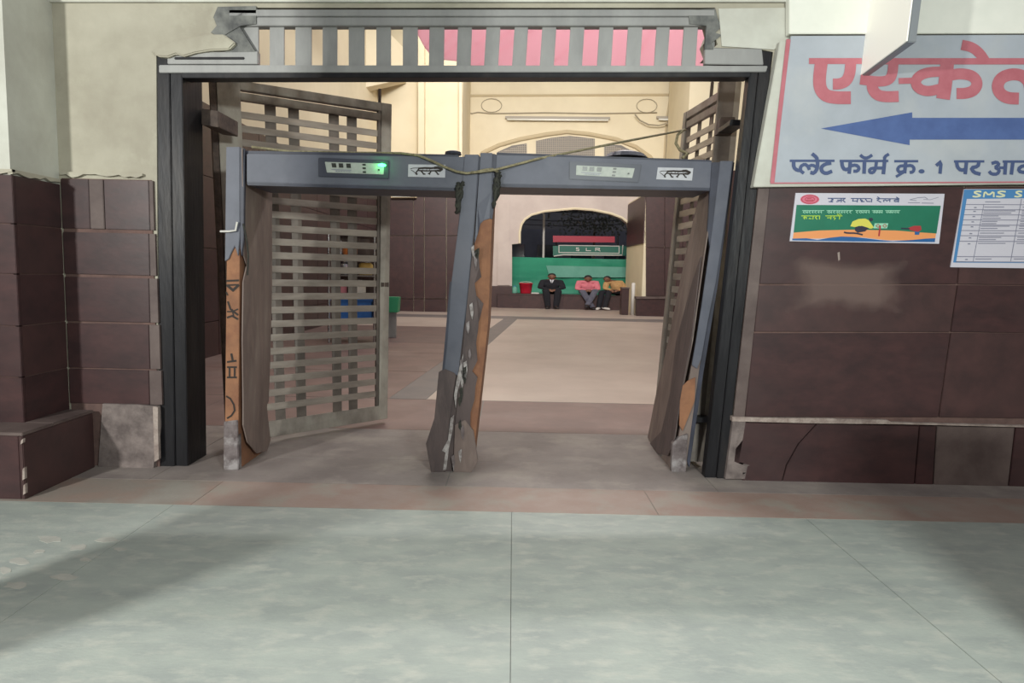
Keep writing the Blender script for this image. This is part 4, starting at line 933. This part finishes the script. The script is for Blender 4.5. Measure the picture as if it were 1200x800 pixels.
# steel post, dark box, things on the bench
q = fl(741, 369)
tag(build(MB().tube([q, Vector((q.x, q.y, 1.15)), Vector((q.x, q.y, 1.17))], [.07, .07, .04], 10), 'steel_post', K['offwhite'], smooth=True), 'pale steel post standing at the right end of the bench', 'post')
q = fl(733, 369)
db = thing('pedestal', q, 'low dark maroon pedestal beside the steel post', 'pedestal')
build(MB().box(q.x - .16, q.x + .1, q.y, q.y + .4, 0, .95), 'body', K['marble'], db, bevel=.01)
build(MB().box(q.x - .18, q.x + .12, q.y - .02, q.y + .42, .95, 1.0), 'cap', K['marblegrey'], db, bevel=.01)
zb_ = zb
c = FP(616, 345, 28.35); c.z = zb
bk = thing('bucket', c, 'red plastic bucket on the bench left of the seated people', 'bucket')
build(MB().lathe(c, [(.13, 0), (.15, .02), (.185, .40), (.195, .40), (.195, .43), (.17, .43), (.15, .1)], 16, sx=1.5), 'body', K['redp'], bk, smooth=True)
build(MB().tube([c + Vector((-.29, 0, .4)), c + Vector((-.2, -.05, .47)), c + Vector((0, -.08, .49)), c + Vector((.2, -.05, .47)), c + Vector((.29, 0, .4))], .01, 6), 'handle', K['offwhite'], bk)
c = FP(627, 345, 28.2); c.z = zb
tag(build(MB().box(c.x - .16, c.x + .16, c.y - .1, c.y + .1, zb, zb + .05), 'packet', K['offwhite'], bevel=.01), 'small white packet on the bench beside the red bucket', 'packet')
c = FP(603, 345, 28.3); c.z = zb
wbt = thing('water_bottle', c, 'clear bluish bottle on the bench left of the red bucket', 'bottle')
build(MB().lathe(c, [(.07, 0), (.08, .02), (.08, .2), (.05, .26), (.03, .28)], 12, sx=1.3), 'body', K['palecloth'], wbt, smooth=True)
build(MB().lathe(c + Vector((0, 0, .28)), [(.034, 0), (.034, .03)], 10, sx=1.3), 'cap', K['bluep'], wbt)

# ------------------------------------------------------------------ stall seen through the left leaf
Ys = 13.2
x0, x1 = at(384, 330, Ys).x, at(440, 330, Ys).x
st = thing('vendor_stall', Vector(((x0 + x1) / 2, Ys, 0)), 'stainless steel vendor stall with shelves, seen through the left gate leaf', 'stall')
for x in (x0 + .02, x1 - .02):
    for y in (Ys, Ys + .75): build(MB().tube([(x, y, 0), (x, y, 2.1)], .025, 8), 'post', K['steelcart'], st)
for z in (.42, .95, 1.32, 1.70, 2.1): build(MB().box(x0, x1, Ys - .02, Ys + .78, z - .03, z), 'shelf', K['steelcart'], st)
build(MB().box(x0 + .05, x1 - .05, Ys + .7, Ys + .73, .95, 2.07), 'back_panel', K['lam'], st)
cw_ = (x1 - x0 - .16) / 2
for i, lab in enumerate(('blue crate on the low shelf of the stall, left one', 'blue crate on the low shelf of the stall, right one')):
    a = x0 + .06 + i * (cw_ + .04)
    t = thing('crate', Vector((a + cw_ / 2, Ys + .3, .42)), lab, 'crate', 'blue crates on the stall')
    mm = MB(); y0, y1 = Ys + .03, Ys + .6
    mm.box(a, a + cw_, y0, y1, .42, .45); mm.box(a, a + cw_, y0, y0 + .02, .45, .86); mm.box(a, a + cw_, y1 - .02, y1, .45, .86); mm.box(a, a + .02, y0, y1, .45, .86); mm.box(a + cw_ - .02, a + cw_, y0, y1, .45, .86)
    build(mm, 'body', K['bluep'], t)
    build(MB().box(a - .01, a + cw_ + .01, y0 - .015, y0, .82, .87), 'rim', K['bluep'], t)
for i, (z, fx, mk, cn, wh) in enumerate(((1.70, .42, 'orangep', 'orange', 'upper'), (1.32, .75, 'yellowp', 'yellow', 'middle'), (.95, .2, 'pinkp', 'pink', 'counter'), (1.70, .15, 'steelcart', 'steel', 'upper'), (1.32, .3, 'steelcart', 'steel', 'middle'), (.95, .6, 'boxwhite', 'white', 'counter'))):
    c = Vector((x0 + (x1 - x0) * fx, Ys + .2, z))
    t = thing('jar', c, '%s jar standing on the %s shelf of the vendor stall' % (cn, wh), 'jar', 'jars on the stall')
    build(MB().lathe(c, [(.08, 0), (.1, .02), (.1, .2), (.07, .24)], 12, sx=1.4), 'body', K[mk], t, smooth=True)
    build(MB().lathe(c + Vector((0, 0, .24)), [(.075, 0), (.075, .035)], 12, sx=1.4), 'lid', K['steelcart'], t)
q = fl(459, 396)
gb = thing('dustbin', q, 'green bin on a grey stand just right of the left gate leaf', 'bin')
zt0, zt1 = at(460, 366, q.y).z, at(460, 348, q.y).z
build(MB().prism([(q.x - .11, q.y, zt0), (q.x + .12, q.y, zt0), (q.x + .14, q.y, zt1), (q.x - .13, q.y, zt1)], (0, .3, 0)), 'body', K['greenp'], gb, bevel=.01)
build(MB().box(q.x - .1, q.x + .07, q.y + .1, q.y + .2, 0, zt0), 'stand', K['steel'], gb, bevel=.005)

# ------------------------------------------------------------------ people
def capsule(mm, pts, rs, n=10, sx=1.0):
    pts = [Vector(p) for p in pts]
    d0 = (pts[0] - pts[1]).normalized(); d1 = (pts[-1] - pts[-2]).normalized()
    P_ = [pts[0] + d0 * rs[0] * .9, pts[0] + d0 * rs[0] * .6] + pts + [pts[-1] + d1 * rs[-1] * .6, pts[-1] + d1 * rs[-1] * .9]
    R_ = [rs[0] * .3, rs[0] * .78] + list(rs) + [rs[-1] * .78, rs[-1] * .3]
    mm.tube(P_, R_, n); return mm
def ball(mm, c, rx, ry, rz, n=14):
    c = Vector(c); vs = []; fs = []; k = 9
    for i in range(k + 1):
        t = math.pi * i / k
        for j in range(n):
            q = 2 * math.pi * j / n
            vs.append(c + Vector((rx * max(math.sin(t), .02) * math.cos(q), ry * max(math.sin(t), .02) * math.sin(q), rz * math.cos(t))))
    for i in range(k):
        for j in range(n): fs.append([i * n + j, i * n + (j + 1) % n, (i + 1) * n + (j + 1) % n, (i + 1) * n + j])
    fs += [list(range(n)), [k * n + j for j in range(n)][::-1]]
    mm._add(vs, fs); return mm
def remesh(mm, name, mt, parent, loc, voxel, sx, **props):
    me = bpy.data.meshes.new(name + '_raw'); me.from_pydata(mm.v, [], mm.f)
    bm = bmesh.new(); bm.from_mesh(me); bmesh.ops.recalc_face_normals(bm, faces=bm.faces); bm.to_mesh(me); bm.free()
    tmp = bpy.data.objects.new('tmp', me); COL.objects.link(tmp)
    r = tmp.modifiers.new('r', 'REMESH'); r.mode = 'VOXEL'; r.voxel_size = voxel; r.use_smooth_shade = True
    s = tmp.modifiers.new('s', 'SMOOTH'); s.iterations = 3; s.factor = .5
    dg = bpy.context.evaluated_depsgraph_get(); dg.update()
    out = bpy.data.meshes.new_from_object(tmp.evaluated_get(dg)); out.name = name
    bpy.data.objects.remove(tmp); bpy.data.meshes.remove(me)
    for v in out.vertices: v.co.x *= sx
    out.materials.clear(); out.materials.append(mt)
    out.polygons.foreach_set('use_smooth', [True] * len(out.polygons))
    o = bpy.data.objects.new(name, out); COL.objects.link(o); link(o, loc, parent)
    for k_, v in props.items(): o[k_] = v
    return o
def hand(mm, w_, d, side_):
    """palm at wrist w_ pointing along d, four curled fingers and a thumb"""
    d = Vector(d).normalized(); u = Vector((1, 0, 0)); u = (u - d * u.dot(d)).normalized(); nrm = d.cross(u).normalized()
    if nrm.z > 0: nrm = -nrm
    w_ = Vector(w_); pc_ = w_ + d * .05
    capsule(mm, [w_, pc_, w_ + d * .085], [.026, .038, .036], 8)
    for i, (o_, ln) in enumerate(((-.03, .062), (-.01, .074), (.011, .07), (.031, .055))):
        a = w_ + d * .088 + u * o_
        capsule(mm, [a, a + d * ln * .5 + nrm * .012, a + d * ln * .78 + nrm * .04], [.0105, .0100, .009], 6)
    a = w_ + d * .03 - u * side_ * .034
    capsule(mm, [a, a - u * side_ * .022 + d * .03, a - u * side_ * .02 + d * .058 + nrm * .01], [.013, .0115, .0095], 6)
def person(label, px, J, cols, sx, Y=28.25, extra=None):
    c = FP(px, 345, Y); base_ = Vector((c.x, Y, zb + .05))
    root = thing('person', base_, label, 'person')
    V = lambda k_: Vector(J[k_])
    hd_ = V('head'); nk = V('neck'); ch = V('chest'); pv = V('pelvis'); look = Vector(J['look']).normalized()
    # body
    mm = MB()
    ball(mm, hd_, .075, .092, .112)
    ball(mm, hd_ + look * .018 + Vector((0, 0, -.05)), .056, .068, .066)                 # jaw
    capsule(mm, [hd_ + look * .088 + Vector((0, 0, .01)), hd_ + look * .105 + Vector((0, 0, -.025))], [.011, .017], 6)   # nose
    sd = look.cross(Vector((0, 0, 1))).normalized()
    for s_ in (-1, 1): ball(mm, hd_ + sd * s_ * .078 - Vector((0, 0, .012)), .014, .022, .033, 8)
    capsule(mm, [hd_ - Vector((0, 0, .06)) - look * .02, nk], [.055, .06], 10)
    capsule(mm, [nk, ch, (ch + pv) / 2, pv], [.07, .135, .125, .14], 12)
    for s_ in 'LR':
        k_ = 1 if s_ == 'R' else -1
        sh, el, wr = V('sh' + s_), V('el' + s_), V('wr' + s_); hp, kn, an, to = V('hp' + s_), V('kn' + s_), V('an' + s_), V('to' + s_)
        capsule(mm, [nk.lerp(sh, .3), sh, sh.lerp(el, .5), el], [.06, .062, .052, .042]); capsule(mm, [el, el.lerp(wr, .3), wr], [.042, .041, .028])
        hand(mm, wr, V('hd' + s_), -k_)
        capsule(mm, [hp, hp.lerp(kn, .5), kn], [.088, .075, .058]); capsule(mm, [kn, kn.lerp(an, .35), an], [.057, .056, .038]); capsule(mm, [an, to], [.042, .034])
    remesh(mm, 'body', K['skin'], root, base_, .0085, sx)
    # garments
    mm = MB()
    capsule(mm, [nk - Vector((0, 0, .03)), ch, (ch + pv) / 2, pv + Vector((0, 0, .0))], [.085, .165, .16, .168], 14)
    for s_ in 'LR':
        sh, el, wr = V('sh' + s_), V('el' + s_), V('wr' + s_)
        capsule(mm, [nk.lerp(sh, .3) - Vector((0, 0, .03)), sh, sh.lerp(el, .5), el], [.08, .083, .074, .062])
        capsule(mm, [el, el.lerp(wr, .4), wr - (wr - el).normalized() * .015], [.062, .058, .046])
    remesh(mm, 'jacket' if cols.get('jacket') else 'shirt', cols['top'], root, base_, .014, sx)
    mm = MB()
    capsule(mm, [pv + Vector((0, 0, .06)), pv - Vector((0, 0, .02))], [.15, .165], 12)
    for s_ in 'LR':
        hp, kn, an = V('hp' + s_), V('kn' + s_), V('an' + s_)
        capsule(mm, [hp, hp.lerp(kn, .5), kn], [.108, .096, .078]); capsule(mm, [kn, kn.lerp(an, .4), an + (kn - an).normalized() * .02], [.078, .074, .062])
    remesh(mm, 'trousers', cols['legs'], root, base_, .014, sx)
    for s_ in 'LR':
        an, to = V('an' + s_), V('to' + s_)
        mm = MB(); capsule(mm, [an - Vector((0, 0, .015)) - (to - an) * .25, (an + to) / 2 - Vector((0, 0, .01)), to], [.047, .05, .042], 10)
        remesh(mm, 'shoe', cols['shoe'], root, base_, .01, sx)
    mm = MB(); ball(mm, hd_ - look * .018 + Vector((0, 0, .028)), .084, .096, .098); 
    ball(mm, hd_ - look * .04 - Vector((0, 0, .02)), .078, .07, .08)
    remesh(mm, 'hair', K['hair'], root, base_, .01, sx)
    for s_ in (-1, 1):
        e = hd_ + look * .082 + sd * s_ * .03 + Vector((0, 0, .0)); o = MB(); ball(o, (0, 0, 0), .011 * sx, .011, .008, 8); o.v = [v + base_ + Vector((e.x * sx, e.y, e.z)) for v in o.v]
        build(o, 'eye', K['print'], root)
    m_ = hd_ + look * .084 - Vector((0, 0, .06)); o = MB(); ball(o, (0, 0, 0), .024 * sx, .008, .007, 8); o.v = [v + base_ + Vector((m_.x * sx, m_.y, m_.z)) for v in o.v]
    build(o, 'mouth', K['posterred'], root)
    if extra: extra(root, base_, V, sx)
    return root
zf = -zb - .003
def collar(root, b, V, sx):
    o = MB(); ch = V('chest'); nk = V('neck')
    for s_ in (-1, 1):
        o.prism([b + Vector(((s_ * .005) * sx, nk.y - .085, nk.z - .0)), b + Vector((s_ * .05 * sx, nk.y - .07, nk.z + .01)), b + Vector((s_ * .008 * sx, ch.y - .185, ch.z + .04))], (0, .02, 0))
    build(o, 'collar', K['whiteshirt'], root)
J1 = dict(head=(0, -.12, .68), neck=(0, -.05, .54), chest=(0, -.02, .36), pelvis=(0, .02, .12), look=(0, -1, -.45),
  shL=(-.175, -.04, .47), elL=(-.235, -.14, .22), wrL=(-.07, -.35, .14), hdL=(.6, -.6, -.3), shR=(.175, -.04, .47), elR=(.235, -.14, .22), wrR=(.07, -.35, .14), hdR=(-.6, -.6, -.3),
  hpL=(-.09, -.02, .09), knL=(-.12, -.42, .09), anL=(-.07, -.40, zf + .05), toL=(-.09, -.55, zf), hpR=(.09, -.02, .09), knR=(.13, -.42, .08), anR=(.09, -.42, zf + .05), toR=(.12, -.58, zf))
person('person in a black jacket and dark trousers hunched forward on the bench, hands together', 646, J1, dict(top=K['blackcloth'], legs=K['blackcloth'], shoe=K['shoedark'], jacket=True), 2.0, extra=collar)
J2 = dict(head=(.0, -.20, .63), neck=(0, -.10, .52), chest=(0, -.04, .34), pelvis=(0, .02, .12), look=(0, -1, -.8),
  shL=(-.18, -.08, .47), elL=(-.22, -.17, .20), wrL=(-.06, -.37, .15), hdL=(.7, -.5, -.2), shR=(.18, -.08, .47), elR=(.22, -.17, .20), wrR=(.06, -.37, .16), hdR=(-.7, -.5, -.2),
  hpL=(-.09, -.02, .09), knL=(-.12, -.42, .09), anL=(.10, -.50, zf + .06), toL=(.12, -.64, zf + .01), hpR=(.09, -.02, .09), knR=(.15, -.44, .13), anR=(-.02, -.62, zf + .16), toR=(-.05, -.74, zf + .09))
person('person in a pink shirt and grey trousers sitting with crossed ankles, head bowed', 688, J2, dict(top=K['pinkcloth'], legs=K['greycloth'], shoe=K['shoedark']), 1.9)
J3 = dict(head=(-.24, -.16, .62), neck=(-.12, -.06, .53), chest=(-.0, -.02, .36), pelvis=(.06, .02, .12), look=(-.5, -1, -.35),
  shL=(-.24, -.12, .46), elL=(-.28, -.26, .24), wrL=(-.16, -.40, .18), hdL=(.3, -.7, -.3), shR=(.10, -.0, .50), elR=(.20, -.06, .26), wrR=(.03, -.28, .17), hdR=(-.6, -.6, -.2),
  hpL=(-.03, -.02, .09), knL=(-.36, -.30, .09), anL=(-.43, -.42, zf + .05), toL=(-.48, -.57, zf), hpR=(.13, -.02, .09), knR=(-.20, -.40, .11), anR=(-.30, -.55, zf + .06), toR=(-.22, -.70, zf + .02))
person('person in a tan jacket leaning left beside the steel post, white shoes', 722, J3, dict(top=K['tancloth'], legs=K['blackcloth'], shoe=K['shoewhite'], jacket=True), 1.75)
